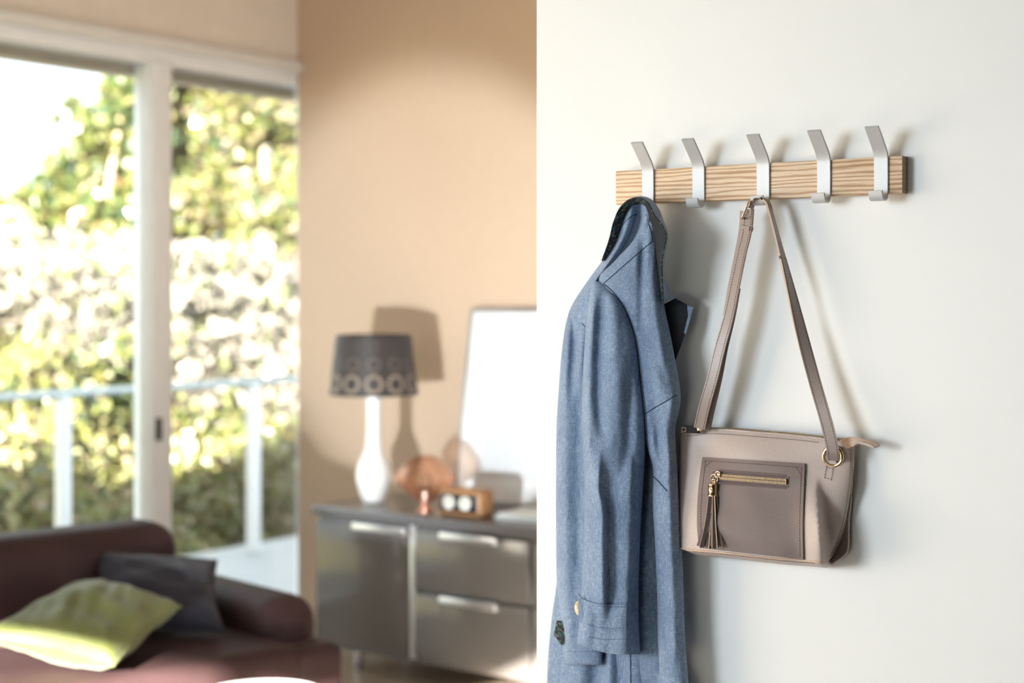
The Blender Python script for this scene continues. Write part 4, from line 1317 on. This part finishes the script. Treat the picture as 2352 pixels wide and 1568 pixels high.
# grommet
gc = W(1913, 1048, bag_D(1913, 1048) + .001)
def torus_y(name, c, R, r, mat, parent, tx=0.0):
    pts = []
    for k in range(40):
        a = 2 * math.pi * k / 40
        pts.append(V(c) + V((math.cos(a) * R, math.cos(a) * R * tx, math.sin(a) * R)))
    return tube(name, pts, r, M[mat], parent, 10, True)
torus_y('grommet', gc, .0152, .0033, 'gold', bag, .12)
disc_y('grommet_hole', gc.x, gc.y + .0015, gc.z, .0145, .0008, M['inside'], bag)

# straps
def strap(name, st, w, th, parent, n=70, mats=('taupe_strap', 'edge'), stitch=True, taper=None):
    """st: (px, py, D, angle) ; angle 0 = strap lies flat to the wall, 90 = edge on"""
    P = smoothpath(st, n)
    pts = [W(p[0], p[1], p[2]) for p in P]
    vs, fs, mi = [], [], []
    left, right = [], []
    for i, p in enumerate(pts):
        tg = (pts[min(n - 1, i + 1)] - pts[max(0, i - 1)]).normalized()
        a = math.radians(P[i][3])
        e = V((-math.cos(a), -math.sin(a), 0))
        e = (e - tg * e.dot(tg)).normalized()
        nn = e.cross(tg).normalized()
        if nn.y > 0: nn = -nn
        ww = w / 2
        vs += [p + e * ww + nn * th / 2, p - e * ww + nn * th / 2, p - e * ww - nn * th / 2, p + e * ww - nn * th / 2]
        left.append((p + e * (ww - .0025) + nn * (th / 2), nn)); right.append((p - e * (ww - .0025) + nn * (th / 2), nn))
    for i in range(n - 1):
        for c in range(4):
            c2 = (c + 1) % 4
            fs.append((i * 4 + c, i * 4 + c2, i * 4 + 4 + c2, i * 4 + 4 + c)); mi.append(1 if c in (1, 3) else 0)
    fs += [(0, 1, 2, 3), tuple(4 * (n - 1) + k for k in range(4))]; mi += [1, 1]
    so_ = mesh_obj(name, vs, fs, [M[mats[0]], M[mats[1]]], parent, True, mi, auto=40)
    if stitch:
        v2, f2 = [], []
        for side in (left, right):
            nm = side[len(side) // 2][1]
            dash_geo([q for q, _ in side], .0042, .0026, .0008, .0006, v2, f2, nm)
        mesh_obj('stitching', v2, f2, M['thread'], so_, False)
    return so_
strap('strap', [(1722, 478, .046, 90), (1730, 466, .044, 90), (1740, 458, .043, 90), (1752, 456.5, .043, 90), (1762, 464, .043, 94), (1771, 492, .043, 98), (1788, 555, .044, 95), (1812, 648, .046, 78), (1842, 768, .048, 48), (1872, 878, .051, 20), (1895, 958, .056, 6), (1907, 1005, .061, 8), (1913, 1036, .062, 14), (1914.5, 1056, .050, 15)], .0195, .0032, bag, 90)
strap('strap', [(1721, 480, .050, -14), (1719.5, 500, .052, -14), (1717, 526, .054, -16), (1704, 583, .055, -18), (1689, 654, .056, -14), (1674, 726, .058, -8), (1654, 797, .060, 0), (1636, 869, .062, 4), (1616, 940, .062, 10), (1606, 984, .058, 14)], .0190, .0030, bag, 80)
strap('strap_back_layer', [(1710, 484, .050, -14), (1708, 520, .050, -14), (1697, 583, .050, -16), (1683, 654, .051, -12), (1671, 726, .052, -8)], .0175, .0024, bag, 50, stitch=False)
strap('strap_back_layer', [(1690, 660, .046, -12), (1677, 728, .046, -8), (1660, 797, .046, 0), (1646, 869, .045, 4), (1629, 940, .044, 10), (1619, 984, .042, 14)], .0190, .0030, bag, 50, ('tassel', 'tassel'), stitch=False)
strap('strap_keeper', [(1716, 519, .052, -15), (1714, 528, .052, -15)], .0205, .010, bag, 6, stitch=False)
bk = [W(1720, 461, .066), W(1703.5, 501, .068), W(1712, 503, .034), W(1729, 466, .034)]
pts = []
for a, b in zip(bk, bk[1:] + bk[:1]):
    for k in range(8): pts.append(a.lerp(b, k / 8))
buc = tube('buckle', pts, .0016, M['gold'], bag, 8, True)
tube('buckle_prong', [(bk[0] + bk[3]) / 2, (bk[0] + bk[3]) / 2 * .5 + (bk[1] + bk[2]) / 2 * .5 + V((0, -.006, 0)), (bk[1] + bk[2]) / 2 + V((0, -.004, 0))], .0013, M['gold'], buc, 6)
